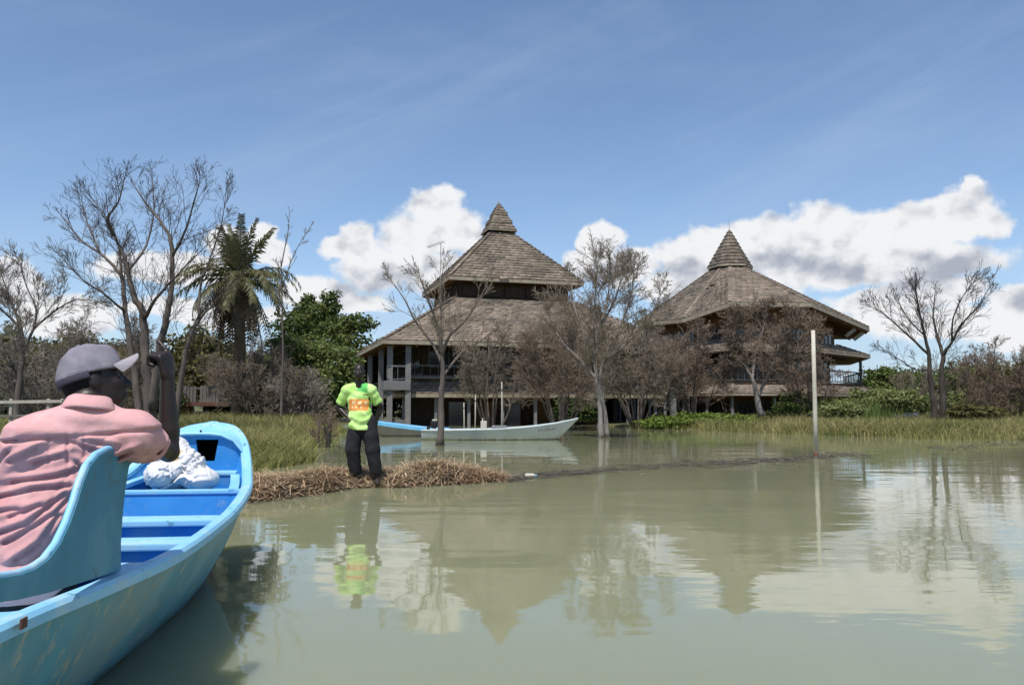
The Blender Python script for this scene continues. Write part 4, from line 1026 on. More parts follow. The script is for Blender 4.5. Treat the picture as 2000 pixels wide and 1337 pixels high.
# ================================================================== dried plant bank, dark strip on the water, floating bits
MX = np.array([-9.0, -5.2, -3.72, -3.14, -2.86, -2.55, -2.30, -2.14, -1.92, -1.65, -1.05, -0.13]); MY = np.array([7.9, 8.6, 9.7, 10.1, 10.5, 11.1, 11.75, 11.95, 11.98, 11.95, 12.3, 12.95]); MH = np.array([.26, .26, .25, .25, .25, .23, .17, .15, .16, .22, .29, .04])
def bank_top(x, y):
    yf = np.interp(x, MX, MY); h = np.interp(x, MX, MH)
    wd = np.interp(x, [-9, -3.5, -1.2, -.13], [2.6, 2.4, 1.9, 0.7])
    v = np.clip((y - yf + 0.15 * (vnoise(x * 3, y * 0 + 1.5, 12) - .5)) / wd, 0, 1)
    z = h * np.sin(np.pi * v ** 0.75) ** 0.8
    return np.where((x > -0.13), -0.1, z * (0.75 + 0.5 * vnoise(x * 2.2, y * 2.2, 13)) - 0.03), v
def make_bank():
    xs = np.linspace(-9, -0.13, 110); vs = np.linspace(0, 1, 16)
    V = []
    for v in vs:
        wd = np.interp(xs, [-9, -3.5, -1.2, -.13], [2.6, 2.4, 1.9, 0.7]); y = np.interp(xs, MX, MY) + v * wd
        z, _ = bank_top(xs, y); V.append(np.stack([xs, y, z], 1))
    V = np.concatenate(V); i = np.arange(16 * 110).reshape(16, 110)
    Q = np.stack([i[:-1, :-1], i[:-1, 1:], i[1:, 1:], i[1:, :-1]], -1).reshape(-1, 4)
    npmesh('mud_bank', V, [Q], MAT['mud'], smooth=True, kind='structure')
    rs = np.random.RandomState(91); n = 42000
    x = -6.5 + 6.4 * rs.rand(n); yf = np.interp(x, MX, MY); wd = np.interp(x, [-9, -3.5, -1.2, -.13], [2.6, 2.4, 1.9, 0.7])
    y = yf + wd * (rs.rand(n) * 0.96 - 0.03); z, v = bank_top(x, y); z = np.maximum(z, 0.0) + 0.05 * rs.rand(n) ** 2
    a = rs.rand(n) * 2 * np.pi; up = (rs.rand(n) - 0.25) * 0.9; lg = rs.rand(n) > .8; L = np.where(lg, .2 + .35 * rs.rand(n), 0.03 + 0.13 * rs.rand(n) ** 1.6); w = np.where(lg, .0025 + .003 * rs.rand(n), 0.003 + 0.010 * rs.rand(n) ** 2)
    d = np.stack([np.cos(a) * np.cos(up), np.sin(a) * np.cos(up), np.sin(up)], 1); s = np.stack([-np.sin(a), np.cos(a), 0.4 * (rs.rand(n) - .5)], 1) * w[:, None]
    c = np.stack([x, y, z], 1); bend = np.array((0, 0, 1)) * (L * 0.22 * (rs.rand(n) - .3))[:, None]
    p0 = c - d * (L / 2)[:, None]; p2 = c + d * (L / 2)[:, None]; p1 = c + bend
    p0[:, 2] = np.maximum(p0[:, 2], -0.02)
    V = np.stack([p0 - s, p0 + s, p1 + s, p1 - s, p2 + s * .5, p2 - s * .5], 1).reshape(-1, 3); i = np.arange(n) * 6
    Q = np.concatenate([np.stack([i, i + 1, i + 2, i + 3], 1), np.stack([i + 3, i + 2, i + 4, i + 5], 1)])
    npmesh('dry_water_plants', V, [Q], MAT['dry_plants'], kind='stuff')
make_bank()
def make_dark_strip():
    """broken line of small dark flat pieces lying at the water surface"""
    pts = [W(985, 934), W(1100, 924), W(1250, 912), W(1400, 904), W(1550, 895), W(1690, 885)]
    pts2 = [W(1830, 876), W(1920, 869), W(2010, 862), W(2150, 858)]
    rs = np.random.RandomState(17); V, Q = [], []
    for poly, n in ((pts, 1700), (pts2, 600)):
        A = np.array(poly)
        t = rs.rand(n) * (len(A) - 1); i = t.astype(int); f = (t - i)[:, None]
        keep = vnoise(t * 9.0, rs.rand(n) * 3, 21) > .44; t, i, f = t[keep], i[keep], f[keep]; n = len(t)
        c = A[i] * (1 - f) + A[i + 1] * f
        hw = 0.26 + 0.45 * vnoise(t * 2.3, t * 0, 4); c[:, 1] += (rs.normal(size=n)) * hw * c[:, 1] / 22; c[:, 2] = 0.002 + 0.012 * rs.rand(n)
        a = rs.rand(n) * np.pi * 2; L = 0.04 + 0.16 * rs.rand(n); w = 0.010 + 0.025 * rs.rand(n)
        d = np.stack([np.cos(a), np.sin(a), 0.06 * rs.rand(n)], 1) * L[:, None]; s = np.stack([-np.sin(a), np.cos(a), 0 * a], 1) * w[:, None]
        b = sum(len(q) for q in V); V.append(np.stack([c - d - s, c - d + s, c + d + s, c + d - s], 1).reshape(-1, 3))
        Q.append(b + np.arange(n * 4).reshape(n, 4))
    mat('strip_brown', (0.080, 0.070, 0.048), (0.120, 0.100, 0.066), 3.0, 0.6, island=0.4)
    npmesh('dark_strip', np.concatenate(V), [np.concatenate(Q)], MAT['strip_brown'], kind='stuff')  # thin dark brown pieces strewn along a line at water level
make_dark_strip()
bt = thing('plastic_bottle', 'small white plastic bottle floating by the tip of the dried plant bank', 'bottle', W(1036, 931))
q = W(1036, 931); MB().tube([q + np.array((-.09, 0, .02)), q + np.array((-.07, 0, .025)), q + np.array((.05, 0, .025)), q + np.array((.08, 0, .022))], [.022, .035, .035, .014], 10).build('bottle_body', MAT['white_paint'], bt, smooth=True)
MB().tube([q + np.array((.08, 0, .022)), q + np.array((.105, 0, .022))], [.016, .016], 8).build('cap', MAT['boat_blue'], bt)

# ================================================================== boats
def loft_hull(O, u, t, ctrl, parent, mats, m=4, thick=0.05, floor=0.08, closed_stern=True, belly=0.10, rim=(0.02, 0.055, 0.016, 0.05)):
    """ctrl rows: s, half beam, gunwale z, half waterline, keel z. Builds hull, liner and gunwale; returns dense stations."""
    u = unit(u); t = unit(t); O = np.asarray(O, float); up = np.array((0, 0, 1.))
    C = np.array(ctrl, float); dense = []
    for i in range(len(C) - 1):
        p0, p1, p2, p3 = C[max(0, i - 1)], C[i], C[i + 1], C[min(len(C) - 1, i + 2)]
        for k in range(m):
            x = k / m; dense.append(0.5 * ((2 * p1) + (p2 - p0) * x + (2 * p0 - 5 * p1 + 4 * p2 - p3) * x * x + (3 * p1 - p0 - 3 * p2 + p3) * x ** 3))
    dense.append(C[-1]); D = np.array(dense); D[:, 1] = np.maximum(D[:, 1], 0.002); D[:, 3] = np.clip(D[:, 3], 0.001, None)
    w = lambda s, tt, z: O + u * s + t * tt + up * z
    def section(row, ins, fl):
        s, g, zg, wl, zk = row; g = max(g - ins, 0.001); wl = min(max(wl - ins, 0.001), g); half = []
        zb = zk if fl is None else max(zk + ins, fl)
        z0 = min(max(zb, -0.02 if fl is None else fl), zg)
        for a in (1.0, 0.8, 0.55, 0.3, 0.0):
            zz = z0 + (zg - z0) * a; half.append((wl + (g - wl) * (a + belly * math.sin(math.pi * a)), zz))
        half.append((wl * 0.6, z0 + (zb - z0) * 0.7)); half.append((0.0, zb))
        return half
    def shell(ins, fl, name, mt, par):
        V = []; rows = []
        for row in D:
            h = section(row, ins, fl); pts = [(a, z) for a, z in h] + [(-a, z) for a, z in h[-2::-1]]
            rows.append(len(V)); V += [w(row[0], a, z) for a, z in pts]
        k = 13; n = len(D); i = np.arange(n * k).reshape(n, k)
        Q = np.stack([i[:-1, :-1], i[:-1, 1:], i[1:, 1:], i[1:, :-1]], -1).reshape(-1, 4); b = MB(); b.v = [tuple(v) for v in V]; b.f = [tuple(int(z) for z in q) for q in Q]
        if closed_stern: b.f.append(tuple(int(x) for x in i[0][::-1]))
        return b.build(name, mt, par, smooth=True)
    shell(0, None, 'hull', mats[0], parent)
    shell(thick, floor, 'hull_liner', mats[1], parent)
    # gunwale: a capping swept round the sheer line
    line = [(r[0], r[1], r[2]) for r in D] + [(r[0], -r[1], r[2]) for r in D[::-1]]
    pts = np.array([w(s, a, z) for s, a, z in line]); n = len(pts); V, Q = [], []; o, i_, h, dn = rim
    for k in range(n):
        d = pts[min(n - 1, k + 1)] - pts[max(0, k - 1)]; d[2] = 0; nn = unit(np.cross(d, up))
        if np.linalg.norm(d) < 1e-6: nn = t
        for a, z in ((o, -dn), (o, 0), (o * .4, h), (-i_ * .7, h), (-i_, 0), (-i_, -dn)): V.append(pts[k] + nn * a + up * z)
    for k in range(n - 1):
        for j in range(6): a, b_ = k * 6 + j, k * 6 + (j + 1) % 6; Q.append((a, b_, b_ + 6, a + 6))
    b = MB(); b.v = [tuple(v) for v in V]; b.f = Q; b.build('gunwale', mats[2], parent, smooth=False)
    return D, w

def front_boat():
    O = np.array((-1.97, 3.37, 0)); u = np.array((-0.124, 0.992, 0)); t = np.array((0.992, 0.124, 0)); up = np.array((0, 0, 1.))
    T = thing('rowing_boat', 'light blue fibreglass boat carrying the seated man, bow towards the bank', 'boat', O, 'open boats')
    ctrl = [(-2.6, .36, .56, .16, -.08), (-1.9, .40, .555, .19, -.12), (-1.1, .445, .55, .20, -.14), (-.57, .53, .55, .21, -.15), (0, .595, .55, .22, -.16), (.9, .585, .565, .235, -.16), (1.46, .555, .59, .24, -.15),
            (2.05, .495, .63, .20, -.11), (2.4, .43, .69, .13, -.05), (2.6, .385, .77, .07, .04), (2.78, .335, .86, .03, .20), (2.95, .27, .93, .015, .44), (3.08, .19, .985, .008, .68), (3.16, .10, 1.01, .004, .86), (3.19, .004, 1.02, .001, .95)]
    D, w = loft_hull(O, u, t, ctrl, T, (MAT['boat_hull'], MAT['boat_inside'], MAT['boat_rim']), m=4, thick=0.045, floor=0.07, rim=(0.018, 0.052, 0.014, 0.030))
    wi = lambda s: np.interp(s, D[:, 0], D[:, 3]); gi = lambda s: np.interp(s, D[:, 0], D[:, 1]); gz_ = lambda s: np.interp(s, D[:, 0], D[:, 2])
    def bench(s0, s1, z, name='thwart'):
        a0, a1 = gi(s0) - .055, gi(s1) - .055
        b = MB(); b.prism([w(s0, -a0, z), w(s0, a0, z), w(s1, a1, z), w(s1, -a1, z)], (0, 0, -.035)); o = b.build(name, MAT['boat_rim'], T, bevel=0.008)  # sunlit top paler, shaded faces below deeper blue, both put into the colour
        k = 0.62
        f = MB(); f.prism([w(s0 + .03, -a0 * .93, z - .035), w(s0 + .03, a0 * .93, z - .035), w(s0 + .03, wi(s0) - .07, .09), w(s0 + .03, .07 - wi(s0), .09)], u * 0.02); f.build('bench_front', MAT['boat_inside'], o)
        f = MB(); f.prism([w(s1 - .04, -a1 * .93, z - .035), w(s1 - .04, a1 * .93, z - .035), w(s1 - .04, wi(s1) - .07, .09), w(s1 - .04, .07 - wi(s1), .09)], u * 0.02); f.build('bench_back', MAT['boat_inside'], o)
    bench(-.25, -.07, .530); bench(.36, .56, .535); bench(1.05, 1.25, .548)
    # raised bow well: lip, front panel, platform, bulkhead with open hatch, foredeck
    sL = 2.02; aL = gi(sL) - .05; zL = .615
    MB().prism([w(sL, -aL, zL), w(sL, aL, zL), w(sL + .06, aL, zL), w(sL + .06, -aL, zL)], (0, 0, -.03)).build('well_lip', MAT['boat_rim'], T, bevel=0.008)
    MB().prism([w(sL + .01, -aL * .97, zL - .03), w(sL + .01, aL * .97, zL - .03), w(sL - .06, wi(sL) - .06, .10), w(sL - .06, .06 - wi(sL), .10)], u * .02).build('well_front', MAT['boat_inside'], T)
    sB = 2.70; aB = gi(sB) - .05
    MB().prism([w(sL + .06, -aL * .95, .575), w(sL + .06, aL * .95, .575), w(sB, aB * .92, .575), w(sB, -aB * .92, .575)], (0, 0, -.02)).build('well_floor', MAT['boat_inside'], T)
    for sgn in (-1, 1):
        V = []; ss_ = np.linspace(sL + .0, sB, 7)
        b = MB()
        for s0, s1 in zip(ss_[:-1], ss_[1:]):
            zz = lambda s: zL - .012 + (s - sL) * .10
            a0 = (gi(s0) - .085) * .96 * sgn; a1 = (gi(s1) - .085) * .96 * sgn
            b.beam(w(s0, a0, zz(s0)), w(s1, a1, zz(s1)), .06, .028)
        b.build('well_ledge', MAT['boat_rim'], T)
    # shelf and bulkhead
    MB().prism([w(sB - .16, -aB * 1.0, .69), w(sB - .16, aB * 1.0, .69), w(sB, aB * .98, .69), w(sB, -aB * .98, .69)], (0, 0, -.025)).build('bow_shelf', MAT['boat_rim'], T, bevel=0.006)
    MB().prism([w(sB - .15, -aB * .95, .665), w(sB - .15, aB * .95, .665), w(sB - .15, aB * .85, .575), w(sB - .15, -aB * .85, .575)], u * .015).build('shelf_front', MAT['boat_inside'], T)
    n_ = u; zd = .945
    def deck_z(s, a):
        g0 = gz_(s) + .012; c = max(zd - g0, 0) * max(0, 1 - (s - sB) / .5) + .015
        return g0 + c * (1 - a ** 4)
    hole = [on_plane(x, y, w(sB, 0, 0), n_) for x, y in ((382, 858), (427, 858), (419, 900), (388, 900))]
    ht = [float((p - O) @ t) for p in hole]; hzz = [float(p[2]) for p in hole]
    top = lambda lo, hi, k=6: [w(sB, a * aB, deck_z(sB, a) - .012) for a in np.linspace(hi, lo, k)]
    hz0 = hzz[3]; zt_ = hzz[0]; bh = None
    pieces = [[w(sB, -aB * .92, .575), w(sB, ht[3], .575), w(sB, ht[3], hz0), w(sB, ht[0], zt_)] + top(-1, ht[0] / aB),
              [w(sB, ht[2], .575), w(sB, aB * .92, .575)] + top(ht[1] / aB, 1) + [w(sB, ht[1], zt_), w(sB, ht[2], hz0)],
              [w(sB, ht[3], .575), w(sB, ht[2], .575), w(sB, ht[2], hz0), w(sB, ht[3], hz0)],
              [w(sB, ht[0], zt_), w(sB, ht[1], zt_)] + top(ht[0] / aB, ht[1] / aB, 4)]
    b = MB()
    for pc in pieces: b.prism(pc, u * .02)
    bh = b.build('bulkhead', MAT['boat_inside'], T)
    cc = sum(hole) / 4
    b = MB(); big = [cc + (p - cc) * 1.15 + u * .022 for p in hole]; far = [p + u * .30 for p in big]
    b.add(big + far, [(4, 5, 6, 7)] + [(i, (i + 1) % 4, 4 + (i + 1) % 4, 4 + i) for i in range(4)]); b.build('hatch_locker', MAT['locker_shade'], bh)
    # foredeck, a little crowned, following the sheer
    ss_ = np.linspace(sB - .03, 3.17, 12); V, Q = [], []
    for s in ss_:
        g = max(gi(s) - .03, .01)
        for a in np.linspace(-1, 1, 9): V.append(w(s, g * a, deck_z(s, a)))
    i = np.arange(12 * 9).reshape(12, 9); Q = np.stack([i[:-1, :-1], i[:-1, 1:], i[1:, 1:], i[1:, :-1]], -1).reshape(-1, 4)
    b = MB(); b.v = [tuple(v) for v in V]; b.f = [tuple(map(int, q)) for q in Q]; nb = len(b.v)
    b.v += [(v[0], v[1], v[2] - .02) for v in b.v]; b.f += [tuple(int(k) + nb for k in q[::-1]) for q in Q] + [(int(i[0, k]), int(i[0, k]) + nb, int(i[0, k + 1]) + nb, int(i[0, k + 1])) for k in range(8)]
    b.build('foredeck', MAT['boat_rim'], T, smooth=True)
    pd = w(2.86, -.02, deck_z(2.86, 0) - .003); MB().beam(pd, pd + up * .035, .012, .012, up=(1, 0, 0)).build('deck_cleat', MAT['black_plastic'], T)
    # moulded seat side with its swept back profile, standing on the gunwale
    p0 = w(-.5, gi(-.5) - .02, .55)
    prof = [(262, 878), (252, 915), (245, 960), (240, 1010), (237, 1060), (237, 1112), (170, 1134), (100, 1156), (40, 1170), (-40, 1182), (-160, 1205), (-160, 1140), (-60, 1130), (0, 1127), (40, 1121), (70, 1110), (95, 1092), (118, 1062), (138, 1020), (152, 980), (163, 942), (176, 910), (194, 888), (215, 877), (240, 874)]
    poly = [on_plane(x, y, p0, t) for x, y in prof]
    MB().prism(poly, -t * .03).build('seat_side', MAT['boat_panel'], T, bevel=0.004)
    edge = [p - t * .015 for p in (poly[11:] + poly[:1])]
    MB().tube([e + up * .0 for e in edge], .012, 8).build('seat_lit_edge', MAT['boat_rim'], T, smooth=True)  # paler tube puts the sunlit edge of the seat side into colour
    poly2 = [p - t * (2 * (gi(-.5)) - .12) for p in poly]
    MB().prism(poly2, t * .05).build('seat_side', MAT['boat_panel'], T, bevel=0.006)
    MB().prism([w(-1.05, -.40, .49), w(-1.05, .40, .49), w(-.52, .46, .49), w(-.52, -.46, .49)], (0, 0, -.05)).build('seat', MAT['boat_rim'], T, bevel=0.01)
    MB().prism([w(-.56, -.44, .44), w(-.56, .44, .44), w(-.56, .14, .09), w(-.56, -.14, .09)], u * -.03).build('seat_front', MAT['boat_inside'], T)
    # worn patches and the rust mark by the sheer
    rp = on_plane(46, 1216, w(-1.0, gi(-1.0) + .022, 0), t); MB().beam(rp - u * .018, rp + u * .018, .006, .028).build('rust_spot', MAT['red_paint'], T)
    return w
FB = front_boat()

def white_boat():
    Y = 29.6; sc = Y / F; O = P(830, 800, Y); O[2] = 0; u = unit(np.array((1, -0.03, 0))); t = np.array((u[1], -u[0], 0))
    T = thing('long_boat', 'long white boat with a sharp raised bow, floating before the square lodge', 'boat', O, 'open boats')
    k = lambda px: (px - 830) * sc
    ctrl = [(k(826), .42, .36, .30, -.12), (k(860), .52, .355, .38, -.16), (k(920), .58, .37, .42, -.18), (k(980), .58, .405, .40, -.18), (k(1030), .50, .47, .30, -.15), (k(1065), .38, .55, .14, -.06), (k(1085), .29, .60, .03, .02), (k(1100), .20, .66, .012, .22), (k(1114), .10, .71, .008, .48), (k(1127), .012, .77, .002, .72)]
    D, w = loft_hull(O, u, t, ctrl, T, (MAT['boat_white'], MAT['boat_white'], MAT['boat_pale_rim']), m=3, thick=.04, floor=.05, rim=(.015, .04, .012, .03))
    bpts = [(s, g, z) for s, g, z in zip(D[:, 0], D[:, 3] * 1.01 + .004, D[:, 4]) if s < k(1084)]
    V = []; [V.extend([w(s, g + .006, -.03), w(s, g + .012, .045)]) for s, g, z in bpts]
    b = MB(); b.v = [tuple(v) for v in V]; b.f = [(2 * i, 2 * i + 2, 2 * i + 3, 2 * i + 1) for i in range(len(bpts) - 1)]; b.build('waterline_stripe', MAT['boat_under'], T)
    for s in (k(900), k(965), k(1030)):
        g = np.interp(s, D[:, 0], D[:, 1]) - .05; z = np.interp(s, D[:, 0], D[:, 2]) - .05
        MB().prism([w(s, -g, z), w(s, g, z), w(s + .24, g, z), w(s + .24, -g, z)], (0, 0, -.04)).build('thwart', MAT['boat_white'], T)
    s = k(965); z = .36
    MB().box(w(k(945), .05, z + .12), (.22, .3, .36), 0).build('seat_back', MAT['white_paint'], T, bevel=.02)
    MB().box(w(k(975), .0, z + .05), (.55, .5, .18), 0).build('seat_cushion', MAT['grey_post'], T, bevel=.04)
    # weathered registration marks on the bow (illegible at this distance): two groups of short strokes
    s = k(1052)
    for i, L in enumerate((.10, .08, .05, .10, .09, .09, .06)):
        q = s + i * .095; g = np.interp(q, D[:, 0], D[:, 1]); wl = np.interp(q, D[:, 0], D[:, 3]); zg = np.interp(q, D[:, 0], D[:, 2]); a = .66
        tt = wl + (g - wl) * (a + .1 * math.sin(math.pi * a)); p = w(q, tt + .008, -.02 + (zg + .02) * a)
        MB().frame(p, u, np.array((0, 0, 1.)), t, L * .62, .075, .008).build('bow_mark', MAT['grey_post'], T)
    # outboard engine tipped up at the stern
    e = w(k(848), 0, .42)
    o = thing('outboard_engine', 'small dark outboard engine with pale cowl on the stern of the white boat', 'engine', e)
    MB().box(e + np.array((0, 0, .12)), (.26, .24, .24), .1).build('cowl', MAT['black_plastic'], o, bevel=.05)
    MB().box(e + np.array((.02, -.01, .27)), (.18, .17, .06), .1).build('cowl_top', MAT['white_paint'], o, bevel=.02)
    MB().beam(e + np.array((-.18, 0, .05)), e + np.array((-.34, 0, -.42)), .09, .12).build('shaft', MAT['black_plastic'], o)
    MB().beam(e + np.array((-.1, 0, .02)), e + np.array((.08, 0, -.02)), .12, .06).build('clamp_bracket', MAT['metal_grey'], o)
white_boat()
def blue_boat():
    Y = 33.0; sc = Y / F; O = P(735, 800, Y); O[2] = 0; u = np.array((1, 0.02, 0)); t = np.array((0.02, -1, 0)); k = lambda px: (px - 735) * sc
    T = thing('moored_boat', 'blue rimmed boat with faded pink side, half behind the white boat', 'boat', O, 'open boats')
    ctrl = [(k(722), .01, .62, .004, .5), (k(730), .16, .60, .01, .25), (k(745), .34, .565, .10, .0), (k(765), .46, .51, .26, -.10), (k(800), .54, .42, .38, -.15), (k(840), .55, .33, .42, -.16), (k(875), .50, .30, .38, -.13)]
    D, w = loft_hull(O, u, t, ctrl, T, (MAT['boat_pink'], MAT['boat_inside'], MAT['boat_blue']), m=3, thick=.04, floor=.05, closed_stern=False, rim=(.05, .05, .02, .13))
    s1 = k(875); MB().prism([w(s1, -.50, .30), w(s1, .50, .30), w(s1, .38, 0), w(s1, 0, -.13), w(s1, -.38, 0)], -u * .04).build('transom', MAT['boat_blue'], T)
    bpts = [(s, g) for s, g in zip(D[:, 0], D[:, 3]) if s > k(750)]; V = []
    [V.extend([w(s, g + .01, -.03), w(s, g + .02, .05)]) for s, g in bpts]
    b = MB(); b.v = [tuple(v) for v in V]; b.f = [(2 * i, 2 * i + 2, 2 * i + 3, 2 * i + 1) for i in range(len(bpts) - 1)]; b.build('waterline_stripe', MAT['boat_under'], T)
    for s in (k(775), k(820)): MB().prism([w(s, -.42, .33), w(s, .42, .33), w(s + .2, .42, .33), w(s + .2, -.42, .33)], (0, 0, -.04)).build('thwart', MAT['boat_blue'], T)
blue_boat()
mat('boat_slate', (0.10, 0.115, 0.135), (0.07, 0.08, 0.095), 3.0, 0.7)
def shore_boats():
    Y = 47; O = P(1612, 800, Y); O[2] = gz(O[0], O[1]) + .32; T = thing('beached_boat', 'small blue boat lying in the reeds right of the white pole', 'boat', O)
    D, w = loft_hull(O, (1, .1, 0), (.1, -1, 0), [(-.75, .28, .30, .2, -.08), (-.3, .36, .28, .25, -.12), (.3, .3, .3, .2, -.1), (.6, .14, .36, .05, .05), (.72, .01, .4, .002, .3)], T, (MAT['boat_blue'], MAT['boat_inside'], MAT['boat_rim']), m=3, thick=.03, floor=.0, rim=(.02, .03, .01, .04))
    MB().box(w(-.3, .0, .42), (.32, .36, .3), .1).build('stern_box', MAT['white_paint'], T, bevel=.03)
    Y = 49; O = P(1770, 800, Y); O[2] = gz(O[0], O[1]) + 0.30; T = thing('overturned_boat', 'grey boat turned upside down in the grass left of the twin trunked tree', 'boat', O)
    b = MB(); n = 12; L = 0.85
    for i in range(n + 1):
        s = -1 + 2 * i / n; g = .42 * (1 - s ** 4) + .01
        for a in np.linspace(-1, 1, 7): b.v.append(tuple(O + np.array((s * L, s * .2 + a * g, .30 * math.cos(a * 1.35) * (1 - .6 * s ** 4) + .08 * s))))
    b.f = [(i * 7 + j, i * 7 + j + 1, (i + 1) * 7 + j + 1, (i + 1) * 7 + j) for i in range(n) for j in range(6)]; b.build('hull', MAT['boat_slate'], T, smooth=True)
    MB().tube([O + np.array((-L, -.2, .16)), O + np.array((0, 0, .32)), O + np.array((L, .2, .30))], .03, 6).build('keel', MAT['grey_post'], T)
    for s in (-.5, .5):
        p = O + np.array((s, s * .2, 0.0)); MB().box(p + np.array((0, 0, -.2)), (.12, .7, .55), .2).build('trestle', MAT['dark_wood'], T)
shore_boats()

# ================================================================== poles, aerial, rail, terrace
def poles():
    b = P(1594, 889, W(1594, 889)[1]); tp = P(1588, 645, b[1])
    T = thing('marker_pole', 'tall white pole with a red foot standing in the lake, leaning slightly left', 'pole', b)
    d = tp - b
    MB().tube([b + d * x for x in (.03, .3, .6, 1.0)], [.055, .052, .049, .046], 12).build('pole', MAT['white_paint'], T, smooth=True)
    MB().tube([b - d * .2, b + d * .0, b + d * .03], [.058, .058, .057], 12).build('foot_band', MAT['red_paint'], T, smooth=True)
    for i, (px, y0, y1, Y, lab) in enumerate(((980, 838, 745, 33.5, 'thin pale stake rising behind the middle of the white boat'), (941, 836, 816, 31, 'short pale stake just left of the white box on the boat'),
                                             (906, 836, 786, 35, 'grey stake behind the stern half of the white boat'), (927, 836, 770, 36, 'thin grey stake between the two pale stakes by the white boat'))):
        a = P(px, y0, Y); a[2] = -0.3; c = P(px + (i % 2) * 1.5, y1, Y)
        S_ = thing('mooring_stake', lab, 'stake', (a[0], a[1], 0), 'stakes by the white boat')
        MB().tube([a, (a + c) / 2 + np.array((.015, 0, 0)), c], [.032, .028, .022], 8).build('shaft', MAT['bleached'], S_, smooth=True)
        MB().tube([a * .15 + c * .85, a * .12 + c * .88], [.034, .034], 8).build('rope_band', MAT['bark_mid'], S_)
poles()
def aerial():
    Y = 53.0; c = P(861, 640, Y); tp = P(861, 474, Y)
    T = thing('roof_aerial', 'television aerial on a thin mast above the slim tree, left of the square lodge', 'aerial', c)
    MB().tube([c - np.array((0, 0, .8)), tp], [.035, .028], 6).build('mast', MAT['metal_grey'], T)
    a = P(835, 483, Y - .6); b = P(868, 471, Y + .3); MB().tube([a, b], .025, 6).build('boom', MAT['metal_grey'], T)
    for k in range(7):
        p = a + (b - a) * (k + .3) / 7; h = .32 + .05 * k; MB().tube([p - np.array((.1, h, 0)), p + np.array((.1, h, 0))], .012, 5).build('element', MAT['metal_grey'], T)
aerial()
def rail():
    Y = 27.0; a = P(-60, 786, Y); b = P(122, 783, Y)
    T = thing('timber_rail', 'pale timber rail fence along the bank at the far left', 'fence', (a[0], a[1], gz(a[0], a[1])))
    MB().beam(a, b, .06, .10).build('rail', MAT['bleached'], T)
    MB().beam(a - np.array((0, 0, .45)), b - np.array((0, 0, .45)), .05, .07).build('rail', MAT['plank_grey'], T)
    for px in (-50, 20, 93, 120):
        p = P(px, 785, Y); p[1] += .07; MB().beam((p[0], p[1], gz(p[0], p[1]) - .2), p + np.array((0, 0, .12)), .09, .09, up=(1, 0, 0)).build('post', MAT['bleached'], T)
rail()
def terrace():
    Y = 43.0; s = Y / F; x0 = P(352, 800, Y)[0]; x1 = P(505, 800, Y)[0]; z = lambda y: P(400, y, Y)[2]
    T = thing('lakeside_terrace', 'raised timber terrace with grey board balustrade under the scrub', 'terrace', ((x0 + x1) / 2, Y, 0.3))
    MB().box(((x0 + x1) / 2, Y + 1.6, z(789)), (x1 - x0 + .2, 3.6, .12)).build('deck', MAT['plank_grey'], T)
    MB().box(((x0 + x1) / 2, Y - .26, z(789)), (x1 - x0 + .3, .12, .2)).build('edge_beam', MAT['beam_red'], T, bevel=.01)
    rg = random.Random(5); x = x0
    while x < x1 - .1:
        w = rg.uniform(.15, .2)
        if rg.random() > .06: MB().box((x + w / 2, Y - .16, (z(786) + z(754)) / 2 + rg.uniform(-.03, .03)), (w - .03, .035, z(754) - z(786)), 0).build('plank', MAT['plank_grey'], T)
        x += w
    MB().box(((x0 + x1) / 2, Y - .12, z(758)), (x1 - x0, .05, .08)).build('top_rail', MAT['plank_grey'], T)
    for px0, px1 in ((352, 372), (472, 500)):
        a, b = P(px0, 800, Y)[0], P(px1, 800, Y)[0]; hb = .085; zz = 0.2; r = 0
        MB().box(((a + b) / 2, Y + .1, (.0 + z(793)) / 2), (b - a - .03, .45, z(793) - .0)).build('pillar', MAT['brick'], T)
        while zz < z(795):
            n = 3; w = (b - a) / n
            for k in range(n + (r % 2)):
                xa = max(a, a + (k - .5 * (r % 2)) * w); xb = min(b, a + (k + 1 - .5 * (r % 2)) * w)
                MB().box(((xa + xb) / 2, Y - .14 + rg.uniform(-.008, .008), zz + hb / 2), (xb - xa - .015, .06, hb - .015)).build('brick', MAT['brick'], T)
            zz += hb; r += 1
    MB().box(((x0 + x1) / 2, Y + 3.2, .7), (x1 - x0, .12, 1.4)).build('back_wall', MAT['dark_wood'], T)
    a, b = P(377, 800, Y)[0], P(412, 800, Y)[0]
    for k in range(5):
        for j in range(3):
            MB().box((a + (b - a) * (k + .5) / 5 + (j % 2) * .08, Y + .05 + rg.uniform(-.03, .03), .45 + j * .2), ((b - a) / 5 - .02, .3, .18), rg.uniform(-.1, .1)).build('stone', MAT['stone_pale'], T, bevel=.03)
    # low edging along the top of the bank
    E = thing('bank_edging', 'low pale stone edging along the top of the grass bank', 'kerb', P(590, 822, 45))
    rg = random.Random(8); px = 498.
    while px < 690:
        w = rg.uniform(10, 17); p = P(px + w / 2, 821.5, 45); MB().box((p[0], p[1], p[2] + .03), (w * 45 / F - .03, .25, .20), rg.uniform(-.04, .04)).build('stone', MAT['stone_pale'], E, bevel=.025); px += w
terrace()
